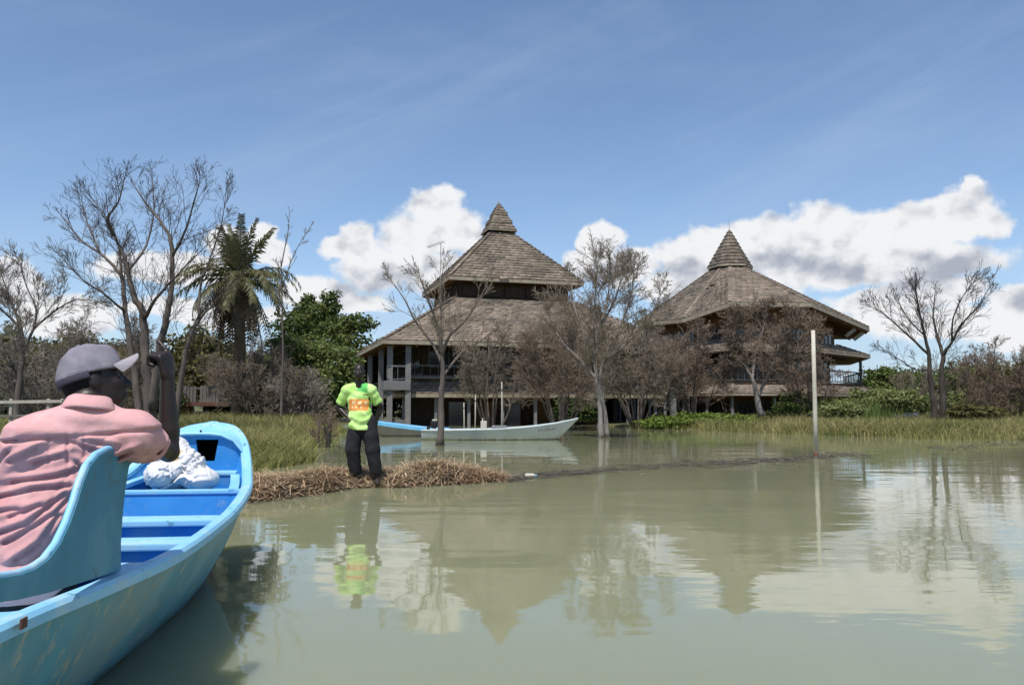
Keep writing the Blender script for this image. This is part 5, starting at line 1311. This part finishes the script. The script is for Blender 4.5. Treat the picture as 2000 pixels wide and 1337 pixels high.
# ================================================================== people
class SDF:
    """distance field on a grid, polygonised by surface nets"""
    def __init__(s, lo, hi, h):
        s.lo = np.array(lo, float); s.h = h; s.n = np.ceil((np.array(hi) - s.lo) / h).astype(int) + 1
        s.D = np.full(s.n, 1.0, np.float32); s.ax = [s.lo[i] + h * np.arange(s.n[i]) for i in range(3)]
    def put(s, blo, bhi, fn, k, sub=False):
        pad = k + 3 * s.h
        i0 = np.clip(np.floor((np.asarray(blo) - pad - s.lo) / s.h).astype(int), 0, s.n); i1 = np.clip(np.ceil((np.asarray(bhi) + pad - s.lo) / s.h).astype(int) + 1, 0, s.n)
        if np.any(i1 <= i0): return s
        sl = tuple(slice(a, b) for a, b in zip(i0, i1))
        Pn = np.stack(np.meshgrid(*[a[q] for a, q in zip(s.ax, sl)], indexing='ij'), -1)
        b = fn(Pn).astype(np.float32); a = s.D[sl]
        if sub: s.D[sl] = np.maximum(a, -b); return s
        if k <= 0: s.D[sl] = np.minimum(a, b)
        else:
            h = np.clip(0.5 + 0.5 * (a - b) / k, 0, 1); s.D[sl] = a + (b - a) * h - k * h * (1 - h)
        return s
    def cone(s, a, b, ra, rb, k=0.03, sub=False):
        a = np.asarray(a, float); b = np.asarray(b, float); ba = b - a; L2 = np.dot(ba, ba)
        def f(p):
            pa = p - a; t = np.clip(pa @ ba / L2, 0, 1); return np.linalg.norm(pa - t[..., None] * ba, axis=-1) - (ra + (rb - ra) * t)
        r = max(ra, rb); return s.put(np.minimum(a, b) - r, np.maximum(a, b) + r, f, k, sub)
    def ell(s, c, r, ax=None, k=0.03, sub=False):
        c = np.asarray(c, float); r = np.asarray(r, float); A = np.eye(3) if ax is None else np.array(ax)
        def f(p):
            q = (p - c) @ A.T; k0 = np.linalg.norm(q / r, axis=-1); k1 = np.linalg.norm(q / (r * r), axis=-1); return k0 * (k0 - 1) / np.maximum(k1, 1e-6)
        m = max(r); return s.put(c - m, c + m, f, k, sub)
    def chain(s, pts, rad, k=0.02):
        for i in range(len(pts) - 1): s.cone(pts[i], pts[i + 1], rad[i], rad[i + 1], k)
        return s
    def near(s, fn, band=0.05):
        idx = np.argwhere(np.abs(s.D) < band); p = s.lo + idx * s.h; s.D[tuple(idx.T)] += fn(p).astype(np.float32); return s
    def cut(s, c, n):
        """keep the side n points to"""
        n = unit(n); idx = np.argwhere(s.D < 0.05); p = s.lo + idx * s.h
        s.D[tuple(idx.T)] = np.maximum(s.D[tuple(idx.T)], (-(p - np.asarray(c)) @ n).astype(np.float32)); return s
    def mesh(s):
        D = s.D; I = (D < 0); n = s.n
        cnt = sum(I[a:n[0] - 1 + a, b:n[1] - 1 + b, c:n[2] - 1 + c].astype(np.int8) for a in (0, 1) for b in (0, 1) for c in (0, 1))
        act = np.argwhere((cnt > 0) & (cnt < 8)); num = -np.ones(cnt.shape, np.int64); num[tuple(act.T)] = np.arange(len(act))
        acc = np.zeros((len(act), 3)); w = np.zeros(len(act))
        cor = [np.array(c) for c in np.ndindex(2, 2, 2)]; val = {tuple(c): D[tuple((act + c).T)] for c in cor}
        for c in cor:
            for ax in range(3):
                if c[ax]: continue
                e = c.copy(); e[ax] = 1; a = val[tuple(c)].astype(float); b = val[tuple(e)].astype(float); m = (a < 0) != (b < 0)
                t = np.where(m, a / np.where(m, a - b, 1), 0); p = np.tile(c.astype(float), (len(act), 1)); p[:, ax] += t
                acc += p * m[:, None]; w += m
        V = s.lo + (act + acc / w[:, None]) * s.h; Q = []
        for ax in range(3):
            o1, o2 = [(1, 2), (2, 0), (0, 1)][ax]; sl0 = [slice(None)] * 3; sl1 = [slice(None)] * 3; sl0[ax] = slice(0, -1); sl1[ax] = slice(1, None)
            A = I[tuple(sl0)]; B = I[tuple(sl1)]; e = np.argwhere(A != B)
            ok = (e[:, o1] > 0) & (e[:, o2] > 0) & (e[:, o1] < n[o1] - 1) & (e[:, o2] < n[o2] - 1); e = e[ok]
            f = A[tuple(e.T)]; d1 = np.zeros(3, int); d1[o1] = 1; d2 = np.zeros(3, int); d2[o2] = 1
            q = np.stack([num[tuple((e - d1 - d2).T)], num[tuple((e - d2).T)], num[tuple(e.T)], num[tuple((e - d1).T)]], 1)
            q[~f] = q[~f][:, ::-1]; Q.append(q)
        Q = np.concatenate(Q); Q = Q[(Q >= 0).all(1)]
        return V, Q
    def build(s, name, mt, parent, **k):
        V, Q = s.mesh(); return npmesh(name, V, [Q], mt, parent, smooth=True, **k)
def wav(p, fx, fy, fz, ph):
    return np.sin(p[:, 0] * fx + 1.3 * np.sin(p[:, 2] * fz * .6 + ph) + ph) * np.sin(p[:, 1] * fy + p[:, 2] * fz + 2 * ph)

def boatman():
    hip = P(30, 1125, 2.84); waist = P(78, 1020, 2.86); chest = P(122, 920, 2.90); neck = P(170, 806, 2.92); hc = P(183, 744, 3.0)
    RS = P(262, 852, 2.97); LS = P(62, 868, 2.82); RE = P(330, 882, 3.20); RW = P(327, 736, 3.18); LE = P(-45, 1010, 2.86); LW = P(-20, 1130, 3.08)
    r = unit(RS - LS); up = unit(neck - hip); up = unit(up - r * np.dot(up, r)); f = np.cross(up, r); ax = np.array((r, f, up))
    T = thing('person', 'man in grey cap and pink shirt seated in the light blue boat, right forearm raised', 'person', (hip[0], hip[1], 0.5), 'people')
    hf = unit(np.array((0.81, 0.57, 0.14))); hs = unit(np.cross(hf, (-.10, .17, 1))); hu = np.cross(hs, hf); hax = np.array((hf, hs, hu))
    B = SDF((-2.25, 2.50, 0.0), (-1.10, 3.85, 1.50), 0.007)
    B.ell(hip, (.165, .125, .12), ax, .05); B.ell(waist, (.145, .105, .14), ax, .06); B.ell(chest, (.148, .105, .17), ax, .06)
    B.cone(LS, RS, .062, .062, .05); B.cone(neck - up * .05, hc - hu * .02 - hf * .02, .066, .056, .03)
    B.cone(neck - up * .02, RS, .055, .055, .05); B.cone(neck - up * .02, LS, .055, .055, .05)
    # head with face
    B.ell(hc + hu * .012, (.098, .076, .112), hax, .02); B.ell(hc + hf * .040 - hu * .058, (.058, .054, .058), hax, .03)
    B.cone(hc + hf * .088 + hu * .012, hc + hf * .112 - hu * .026, .010, .016, .012); B.cone(hc + hf * .102 - hu * .030 - hs * .014, hc + hf * .102 - hu * .030 + hs * .014, .010, .010, .01)
    B.ell(hc + hf * .093 - hu * .058, (.014, .026, .008), hax, .008); B.ell(hc + hf * .090 - hu * .072, (.014, .024, .008), hax, .008)
    B.ell(hc + hf * .082 + hu * .028, (.016, .055, .010), hax, .014)
    for s in (-1, 1):
        B.ell(hc + hs * s * .076 - hf * .008 - hu * .012, (.020, .009, .032), hax, .006); B.ell(hc + hf * .070 + hs * s * .044 - hu * .026, (.022, .02, .018), hax, .02)
        B.ell(hc + hf * .090 + hs * s * .032 + hu * .008, (.012, .016, .009), hax, 0, sub=True)
    # arms
    B.chain([RS, RS * .5 + RE * .5, RE], [.054, .046, .036], .03); B.chain([RE, RE * .72 + RW * .28, RW], [.037, .038, .025], .015)
    B.chain([LS, LS * .5 + LE * .5, LE], [.056, .050, .040], .03); B.chain([LE, LE * .7 + LW * .3, LW], [.040, .041, .027], .02)
    # raised right hand: loose fist, knuckles up, index finger up, palm towards the face
    hz = unit(np.array((-.16, 0, 1))); hx = unit(np.array((-.95, .25, -.05))); hy = np.cross(hz, hx)       # hx: where the fingers curl to
    pc = RW + hz * .052
    for k, o in enumerate((-.030, -.010, .010, .030)):
        kn = RW + hz * (.088 - .006 * abs(k - 1)) + hy * o * 1.0
        B.cone(RW + hy * o * .55 + hz * .012, kn, .017, .0125, .012)
        if k == 0: segs = [(kn, kn + hz * .034 + hx * .018, .0105), (kn + hz * .034 + hx * .018, kn + hz * .052 + hx * .034, .0095), (kn + hz * .052 + hx * .034, kn + hz * .064 + hx * .046, .0085)]
        else:
            a = kn + hx * (.036 + .003 * k) + hz * .010; b = a + hx * .010 - hz * .030; c = b - hx * .022 - hz * .010; segs = [(kn, a, .0110), (a, b, .0100), (b, c, .0090)]
        for a, b, rr in segs: B.cone(a, b, rr, rr * .93, .004)
    th0 = RW + hz * .030 - hy * .028; th1 = th0 + hx * .030 + hz * .022 - hy * .010; th2 = th1 + hx * .022 + hz * .022 + hy * .008
    B.chain([th0, th1, th2], [.016, .0125, .0105], .008)
    # left hand resting on the thigh
    d = unit(np.array((.12, .95, -.25))); sd_ = unit(np.cross(d, (0, 0, 1))); dn = np.cross(sd_, d)
    for k, o in enumerate((-.030, -.010, .010, .030)):
        kn = LW + d * .085 + sd_ * o; B.cone(LW + sd_ * o * .6 + d * .01, kn, .016, .0125, .012)
        B.chain([kn, kn + d * .038 - np.array((0, 0, .006)), kn + d * .062 - np.array((0, 0, .020)), kn + d * .074 - np.array((0, 0, .036))], [.0110, .0105, .0095, .0085], .004)
    B.chain([LW + sd_ * .026 + d * .02, LW + sd_ * .055 + d * .048, LW + sd_ * .062 + d * .076], [.015, .0125, .0105], .008)
    # legs
    KN = {}
    for s in (-1, 1):
        h0 = hip + r * s * .09 + f * .03; kn = hip + f * .40 + r * s * .12 - r * .12 + np.array((0, 0, .10)); an = kn + np.array((-.03, .34, -.56)); KN[s] = (h0, kn, an)
        B.chain([h0, h0 * .5 + kn * .5, kn], [.085, .074, .056], .04); B.chain([kn, kn * .65 + an * .35, an], [.054, .052, .036], .02)
        B.chain([an - np.array((0, .03, .03)), an + np.array((0, .09, -.045)), an + np.array((.01, .17, -.055))], [.036, .034, .026], .02)
    body = B.build('body', MAT['skin'], T)
    for s in (-1, 1):
        e = SDF(hc + hf * .086 + hs * s * .032 + hu * .007 - .02, hc + hf * .086 + hs * s * .032 + hu * .007 + .02, .003); e.ell(hc + hf * .074 + hs * s * .032 + hu * .007, (.011, .011, .007), hax, 0); e.build('eye', MAT['eye_white'], T)
    # hair under the cap
    H = SDF(hc - .16, hc + .16, .006); H.ell(hc + hu * .010 - hf * .012, (.096, .079, .112), hax, 0); H.cut(hc + hf * .020, -hf + hu * .3); H.cut(hc - hu * .055, hu); H.build('hair', MAT['hair'], T)
    cf = unit(hf * .976 + hu * .218); cu = unit(hu * .976 - hf * .218); cs = np.cross(cf, cu); cax = np.array((cf, cs, cu))
    # cap: crown, band, brim, button, back strap
    C = SDF(hc - .2, hc + .2, .004); C.ell(hc + cu * .018 - cf * .004, (.112, .090, .122), cax, 0); C.cone(hc + cf * .06 + cu * .06, hc + cf * .075 + cu * .085, .036, .024, .05); C.cut(hc + cu * .022, cu + cf * .10)
    C.near(lambda p: 0.0016 * np.cos(np.arctan2((p - hc) @ cs, (p - hc) @ cf) * 6) + .0022 * wav(p, 60, 70, 55, .4)); cp = C.build('cap', MAT['cap'], T)
    C2 = SDF(hc - .2, hc + .2, .004); C2.ell(hc + cu * .018 - cf * .004, (.1135, .0915, .1235), cax, 0); C2.cut(hc + cu * .020, cu + cf * .10); C2.cut(hc + cu * .040, -cu - cf * .10); C2.build('cap_band', MAT['cap'], cp)
    C3 = SDF(hc - .2, hc + .2, .004); C3.ell(hc + cu * .012 - cf * .004, (.114, .092, .1235), cax, 0); C3.cut(hc + cu * .000, cu + cf * .10); C3.cut(hc + cu * .021, -cu - cf * .10); C3.cut(hc - cf * .02, -cf); C3.build('back_strap', MAT['cap_dark'], cp)
    V, Q = [], []; nu, nv = 15, 8
    for j in range(nv):
        for i in range(nu):
            a = -1 + 2 * i / (nu - 1); v = j / (nv - 1)
            V.append(hc + cf * (.088 - .022 * a * a + v * .088 * (1 - a ** 4 * .75)) + cs * a * (.082 - .008 * v) + cu * (.040 + .012 * v - (.018 + .026 * v) * a * a) - cu * .016 * v * a)
    i = np.arange(nu * nv).reshape(nv, nu); q = np.stack([i[:-1, :-1], i[:-1, 1:], i[1:, 1:], i[1:, :-1]], -1).reshape(-1, 4); n = nu * nv
    rimi = list(i[0]) + list(i[1:, -1]) + list(i[-1, -2::-1]) + list(i[-2:0:-1, 0]); b = MB(); b.v = [tuple(v) for v in V] + [tuple(v - cu * .005) for v in V]
    b.f = [tuple(map(int, x)) for x in q] + [tuple(int(y) + n for y in x[::-1]) for x in q] + [(int(rimi[k]), int(rimi[(k + 1) % len(rimi)]), int(rimi[(k + 1) % len(rimi)]) + n, int(rimi[k]) + n) for k in range(len(rimi))]
    b.build('brim', MAT['brim'], cp, smooth=False)
    bt_ = hc + cu * .141 - cf * .004; MB().tube([bt_ - cu * .006, bt_ + cu * .003], [.010, .007], 8).build('button', MAT['cap'], cp)
    # shirt
    Sh = SDF((-2.25, 2.50, 0.42), (-1.10, 3.45, 1.30), 0.005)
    Sh.ell(hip + up * .01, (.195, .155, .14), ax, .06); Sh.ell(waist, (.168, .138, .17), ax, .07); Sh.ell(chest, (.172, .128, .19), ax, .07)
    Sh.cone(LS + up * .002, RS + up * .002, .068, .068, .05); Sh.cone(neck - up * .03, RS, .066, .064, .06); Sh.cone(neck - up * .03, LS, .066, .064, .06)
    sl = RS * .52 + RE * .48; Sh.chain([RS, RS * .5 + sl * .5, sl], [.068, .062, .060], .04); ll = LS * .3 + LE * .7; Sh.chain([LS, LS * .5 + ll * .5, ll], [.074, .074, .072], .05)
    Sh.cone(sl + (sl - RS) * .02, RE * 1.02 - RS * .02 + (sl - RS) * .1, .049, .050, 0, sub=True); Sh.cone(ll + (ll - LS) * .02, LE, .056, .052, 0, sub=True)
    Sh.cone(neck + up * .005, hc, .070, .064, 0, sub=True); Sh.cut(hip - up * .10, up)
    pl = on_plane(132, 880, chest - f * .13, f); seam = float(np.dot(on_plane(132, 850, chest - f * .13, f) - hip, up)); a10 = float(np.dot(pl - hip, r))
    crease = []
    for ln in (((10, 866), (57, 848)), ((16, 903), (70, 877)), ((25, 944), (110, 930), (172, 911)), ((-5, 976), (63, 955), (136, 948)), ((-5, 1043), (52, 1021), (130, 963)), ((10, 1060), (104, 1003), (158, 950)),
               ((141, 864), (196, 884)), ((150, 858), (212, 870)), ((31, 1090), (78, 1057), (115, 1005)), ((-5, 1002), (34, 994)), ((-5, 905), (14, 884)), ((70, 905), (120, 890)), ((150, 905), (190, 925)), ((20, 1010), (80, 985)), ((215, 905), (255, 885)), ((205, 925), (250, 905))):
        q = [on_plane(x, y, chest - f * .13, f) - hip for x, y in ln]; crease.append([(float(v @ r), float(v @ up)) for v in q])
    def creases(a1, a2):
        o = np.zeros(len(a1))
        for ln in crease:
            best = np.full(len(a1), 9.0); sg = np.zeros(len(a1))
            for (x0, y0), (x1, y1) in zip(ln[:-1], ln[1:]):
                dx, dy = x1 - x0, y1 - y0; L2 = dx * dx + dy * dy; t = np.clip(((a1 - x0) * dx + (a2 - y0) * dy) / L2, 0, 1)
                ex = a1 - x0 - t * dx; ey = a2 - y0 - t * dy; d = np.hypot(ex, ey); m = d < best; best = np.where(m, d, best); sg = np.where(m, (dx * ey - dy * ex) / math.sqrt(L2) * (1 if dx > 0 else -1), sg)
            o += .015 * np.exp(-(best / .0075) ** 2) - .011 * np.exp(-((sg - .017) / .012) ** 2) * np.exp(-(np.maximum(best - .017, 0) / .02) ** 2)
        return o
    def folds(p):
        a1 = (p - hip) @ r; a2 = (p - hip) @ up; a3 = (p - hip) @ f
        below = 1 / (1 + np.exp(-(seam - a2) / .006)); w = a2 * .86 - a1 * .52
        nz_ = np.sin(a1 * 11 + 1.1) * .8 + np.sin(a2 * 9 + a1 * 7) * .7 + np.sin(a1 * 23 - a2 * 8 + .6) * .35
        m1 = np.clip(.35 + .65 * np.sin(a1 * 7.5 - a2 * 4 + .8), 0, 1); fold = -np.abs(np.sin(w * 32 + nz_ * 1.2)) ** .5 * .034 * m1 + .013
        fine = .0042 * np.sin(w * 88 + nz_ * 2.6) + .0022 * np.sin(a1 * 60 + nz_ * 3 + a2 * 40)
        back = np.clip(-a3 * 14 + .3, 0, 1)
        pleat = .011 * (np.exp(-((a1 - a10) / .0055) ** 2) + np.exp(-((a1 - a10 - .05) / .005) ** 2) * .5 + np.exp(-((a1 - a10 + .055) / .005) ** 2) * .5) * np.clip((a2 - seam + .13) / .05, 0, 1) * below * back
        top = (1 - below) * (.0026 * np.sin(a1 * 22 + a2 * 95 + nz_) - .010)
        groove = .011 * np.exp(-((a2 - seam + .006) / .006) ** 2) * back
        arm = np.exp(-(np.linalg.norm(p - (RS * .4 + RE * .6), axis=1) / .09) ** 2) * (.009 * np.sin((p @ unit(RE - RS)) * 105 + 4 * np.sin(p[:, 2] * 22)))
        return below * (fold * .45 + fine * .6 + creases(a1, a2) * back * .85) + pleat + top + groove + arm
    Sh.near(folds, .06); shirt = Sh.build('shirt', MAT['pink_shirt'], T)
    # collar folded over
    au = unit(hc - neck + up * .05); ar = unit(hs - au * np.dot(hs, au)); af = np.cross(au, ar); prof = [(.070, -.020), (.066, .034), (.071, .043), (.080, .036), (.100, -.012), (.097, -.022), (.078, -.006)]
    V, Q = [], []; na = 40
    for k in range(na + 1):
        a = math.radians(35 + 290 * k / na)                                # open at the front
        dirv = -(af * math.cos(a) * -1) if False else af * math.cos(a) + ar * math.sin(a)
        for rr, zz in prof: V.append(neck + dirv * (rr * (1 + .06 * math.cos(a))) + au * (zz + .006 * math.sin(3 * a)))
    m = len(prof)
    for k in range(na):
        for j in range(m): a_, b_ = k * m + j, k * m + (j + 1) % m; Q.append((a_, b_, b_ + m, a_ + m))
    b = MB(); b.v = [tuple(v) for v in V]; b.f = Q + [tuple(range(m)), tuple(range(na * m, na * m + m))[::-1]]; b.build('collar', MAT['pink_shirt'], shirt, smooth=True)
    # rolled cuff
    e1 = unit(RE - RS); c0 = RS + (sl - RS) * 1.0; o1 = unit(np.cross(e1, (0, 0, 1))); o2 = np.cross(e1, o1)
    ring = [(c0 + e1 * (.012 * math.cos(b_)) + (o1 * math.cos(a_) + o2 * math.sin(a_)) * (.059 + .006 * math.sin(b_) + .003 * math.sin(3 * a_))) for a_ in np.linspace(0, 2 * math.pi, 28, endpoint=False) for b_ in np.linspace(0, 2 * math.pi, 8, endpoint=False)]
    b = MB(); b.v = [tuple(v) for v in ring]; b.f = [(k * 8 + j, k * 8 + (j + 1) % 8, ((k + 1) % 28) * 8 + (j + 1) % 8, ((k + 1) % 28) * 8 + j) for k in range(28) for j in range(8)]; b.build('cuff', MAT['pink_shirt'], shirt, smooth=True)
    # trousers and shoes
    Tr = SDF((-2.25, 2.60, 0.0), (-1.20, 3.80, 0.80), 0.012); Tr.ell(hip - up * .04, (.178, .14, .115), ax, .05)
    for s in (-1, 1):
        h0, kn, an = KN[s]; Tr.chain([h0, h0 * .5 + kn * .5, kn], [.102, .092, .074], .05); Tr.chain([kn, kn * .6 + an * .4, an], [.072, .068, .058], .03)
    Tr.near(lambda p: .006 * wav(p, 40, 46, 30, .2), .04); Tr.build('trousers', MAT['trousers'], T)
    for s in (-1, 1):
        an = KN[s][2]; q = SDF(an + (-.1, -.15, -.15), an + (.12, .3, .05), .006); q.chain([an - np.array((0, .03, .04)), an + np.array((0, .09, -.05)), an + np.array((.01, .18, -.055))], [.042, .043, .034], .02); q.build('shoe', MAT['boot'], T)
boatman()

def bank_man():
    Bp = W(712, 949); zb = 0.03
    def L(x, y, z): return np.array((Bp[0] + x, Bp[1] + y, z + zb))
    T = thing('person', 'man in lime green football shirt and black trousers standing on the dried plant bank', 'person', Bp, 'people')
    G = SDF(Bp + (-.62, -.45, -.12), Bp + (.50, .45, 1.86), .010)
    hd = L(-.095, -.02, 1.635); hip = L(-.04, .02, .92); ch = L(-.105, .03, 1.24)
    LS = L(-.280, .03, 1.370); RS = L(.070, .03, 1.370); LE = L(-.425, .10, 1.115); RE = L(.205, .12, 1.115); LW = L(-.262, -.02, .985); RW = L(.135, .10, .90)
    G.ell(hip, (.165, .12, .13), None, .05); G.ell(L(-.075, .03, 1.07), (.145, .105, .15), None, .06); G.ell(ch, (.175, .115, .19), None, .06); G.cone(LS, RS, .066, .066, .05)
    nk = L(-.100, .02, 1.45); G.cone(nk, hd, .06, .056, .03); G.cone(nk, LS, .05, .055, .05); G.cone(nk, RS, .05, .055, .05)
    G.ell(hd + (0, 0, .012), (.075, .095, .112), None, .02); G.ell(hd + (0, -.035, -.06), (.052, .055, .055), None, .03); G.cone(hd + (0, -.09, .0), hd + (0, -.112, -.035), .012, .018, .012)
    G.ell(hd + (0, -.085, -.068), (.028, .016, .012), None, .01)
    for s in (-1, 1): G.ell(hd + (s * .078, .0, -.01), (.010, .02, .032), None, .008)
    for S_, E_, W_ in ((LS, LE, LW), (RS, RE, RW)):
        G.chain([S_, (S_ + E_) / 2, E_], [.058, .05, .041], .03); G.chain([E_, E_ * .7 + W_ * .3, W_], [.041, .041, .028], .02)
    for W_, d, s in ((LW, unit(np.array((.55, -.35, -.35))), -1), (RW, unit(np.array((-.25, .3, -.85))), 1)):
        sd_ = unit(np.cross(d, (0, -1, .4)))
        for o in (-.028, -.009, .010, .028):
            kn = W_ + d * .08 + sd_ * o; G.cone(W_ + sd_ * o * .6, kn, .017, .014, .012); G.chain([kn, kn + d * .035 + (0, .012, -.004), kn + d * .058 + (0, .03, -.01)], [.012, .0115, .010], .005)
        G.chain([W_ + sd_ * .024 + d * .015, W_ + sd_ * .05 + d * .045, W_ + sd_ * .055 + d * .07], [.015, .013, .011], .008)
    LEG = {}
    for s in (-1, 1):
        h0 = hip + (s * .095, 0, -.04); kn = L(-.04 + s * .145 + .01, -.03, .50); an = L(-.125 if s < 0 else .185, .02 if s < 0 else -.02, .085); LEG[s] = (h0, kn, an)
        G.chain([h0, (h0 + kn) / 2, kn], [.088, .076, .056], .04); G.chain([kn, kn * .65 + an * .35, an], [.054, .054, .037], .02); G.chain([an + (0, .03, -.03), an + (s * .02, -.08, -.045), an + (s * .03, -.15, -.05)], [.036, .036, .028], .02)
    G.build('body', MAT['skin'], T)
    H = SDF(hd - .16, hd + .16, .008); H.ell(hd + (0, .012, .018), (.080, .094, .110), None, 0); H.cut(hd + (0, 0, .035), (0, .55, 1)); H.build('hair', MAT['hair'], T)
    for s in (-1, 1):
        c = hd + (s * .031, -.083, .006); e = SDF(c - .03, c + .03, .003); e.ell(c, (.012, .010, .006), None, 0); e.build('eye', MAT['eye_white'], T)
    Q_ = SDF(Bp + (-.62, -.4, .7), Bp + (.5, .4, 1.52), .008)
    Q_.cone(hip + (-.07, 0, .05), hip + (-.07, 0, -.30), .142, .142, .05); Q_.cone(hip + (.0, 0, .05), hip + (.0, 0, -.30), .142, .142, .05); Q_.ell(L(-.09, .03, 1.06), (.158, .125, .19), None, .06); Q_.ell(ch, (.172, .13, .20), None, .06); Q_.cone(LS, RS, .074, .074, .05); Q_.cone(nk - (0, 0, .02), LS, .07, .07, .06); Q_.cone(nk - (0, 0, .02), RS, .07, .07, .06)
    for S_, E_ in ((LS, LE), (RS, RE)):
        o = S_ * .35 + E_ * .65; Q_.chain([S_, S_ * .5 + o * .5, o], [.066, .070, .077], .035); Q_.cone(o + (E_ - S_) * .04, E_ + (E_ - S_) * .3, .063, .063, 0, sub=True)
    Q_.cone(nk + (0, -.01, .0), hd, .075, .06, 0, sub=True); Q_.cone(nk + (0, -.10, -.02), nk + (0, -.2, .06), .045, .06, 0, sub=True); Q_.cut(L(0, 0, .79), (0, 0, 1))
    Q_.near(lambda p: .007 * np.sin((p[:, 2] - .5 * np.abs(p[:, 0] - Bp[0] + .1)) * 52 + 2 * np.sin(p[:, 0] * 17)) * np.clip((1.22 - p[:, 2]) * 4, .25, 1) + .004 * wav(p, 44, 50, 38, .7), .05)
    V, F4 = Q_.mesh(); c = V[F4].mean(1); x = c[:, 0] - Bp[0]; z = c[:, 2]; fr = c[:, 1] < Bp[1] + .0
    mi = np.zeros(len(F4), int); mi[fr & (x > -.115) & (x < .03) & (z > 1.36) & (z - 1.36 > (.02 - x) * .25)] = 1
    jt = .003 * np.sin(x * 130) * np.sin(z * 110 + 1); box = fr & (x + jt > -.235) & (x + jt < .050) & (z + jt > 1.10) & (z + jt < 1.27); mi[box] = 2
    letters = box & (((z > 1.195) & (z < 1.24) & (np.sin((x + .27) * 70) > -.25) & (x > -.21) & (x < .03)) | ((z > 1.135) & (z < 1.17) & (np.sin((x + .2) * 95) > .1) & (x > -.19) & (x < -.0))); mi[letters] = 3
    mi[fr & (x > -.02) & (x < .045) & (z > 1.33) & (z < 1.346)] = 4
    npmesh('shirt', V, [F4], [MAT['hi_vis'], MAT['hi_vis_green'], MAT['orange_print'], MAT['print_pale'], MAT['trousers']], T, smooth=True, mi=mi)
    K = SDF(Bp + (-.5, -.4, .05), Bp + (.5, .4, 1.05), .010); K.ell(hip + (-.03, 0, -.08), (.155, .115, .14), None, .04)
    for s in (-1, 1):
        h0, kn, an = LEG[s]; K.chain([h0 + (0, 0, .05), (h0 + kn) / 2, kn], [.100, .112, .108], .03); lo = kn * .18 + an * .82; K.cone(kn, lo, .106, .088, .02)
    K.cut(L(0, 0, .15), (0, 0, 1)); K.near(lambda p: .0045 * wav(p, 36, 36, 24, 1.1), .05); K.build('trousers', MAT['trousers'], T)
    for s in (-1, 1):
        an = LEG[s][2]; q = SDF(an + (-.14, -.28, -.14), an + (.16, .16, .1), .008); q.chain([an + (0, .035, -.045), an + (s * .02, -.08, -.05), an + (s * .03, -.16, -.055)], [.045, .046, .038], .02); q.cone(an + (0, .01, .06), an + (0, .02, -.04), .050, .046, .02); q.build('boot', MAT['boot'], T)
bank_man()

def sack():
    c = P(355, 918, 5.62); z0 = .575
    T = thing('sack', 'crumpled white woven sack lying in the bow of the blue boat', 'sack', (c[0], c[1], z0))
    S_ = SDF(c + (-.45, -.35, -.25), c + (.45, .45, .40), .0055)
    S_.ell((P(322, 925, 5.60)), (.125, .15, .10), None, .05); S_.ell(P(360, 915, 5.72), (.14, .16, .14), None, .06); S_.ell(P(345, 885, 5.85), (.085, .10, .12), None, .05); S_.ell(P(395, 935, 5.62), (.11, .12, .075), None, .05); S_.cone(P(345, 880, 5.85), P(372, 905, 5.7), .06, .05, .04)
    def fold(p):
        q = p - c; rg = random.Random(12); o = np.zeros(len(q))
        for k in range(48):
            nv = np.array(rvec(rg)); off = rg.uniform(-.14, .14); ms = np.array(rvec(rg)); ph = rg.uniform(0, 6)
            d = q @ nv - off + .012 * np.sin(q @ ms * 40 + ph); o += (.0085 * np.exp(-(d / .0048) ** 2) - .006 * np.exp(-((d - .012) / .008) ** 2)) * np.clip(.2 + np.sin(q @ ms * 17 + ph), 0, 1)
        return o + .003 * np.sin(q[:, 0] * 60 + q[:, 2] * 40)
        n = np.sin(q[:, 0] * 17 + q[:, 2] * 9) + np.sin(q[:, 2] * 21 - q[:, 1] * 8 + 1)
        return -np.abs(np.sin((q[:, 0] * .75 - q[:, 2] * .8 + q[:, 1] * .3) * 42 + n * 2.2)) ** .7 * .014 + .007 + .006 * np.sin(q[:, 0] * 75 + 3 * n) * np.sin(q[:, 2] * 85 + 2 * n)
    S_.near(fold, .07); S_.cut((0, 0, z0 + .003), (0, 0, 1)); V, Q = S_.mesh()
    cc = V[Q].mean(1) - c; mi = np.zeros(len(Q), int); mi[(np.abs(cc[:, 0] + .03) < .02) & (np.abs(cc[:, 2] - .10) < .035)] = 2
    body = npmesh('sack_body', V, [Q], [MAT['sack'], MAT['sack_blue'], MAT['sack_tan']], T, smooth=True, mi=mi)
    t0 = P(338, 868, 5.86); b = MB(); b.tube([t0, t0 + np.array((.0, .01, .05)), t0 + np.array((-.02, .02, .075))], [.045, .022, .038], 10).build('sack_neck', MAT['sack'], T, smooth=True)
sack()
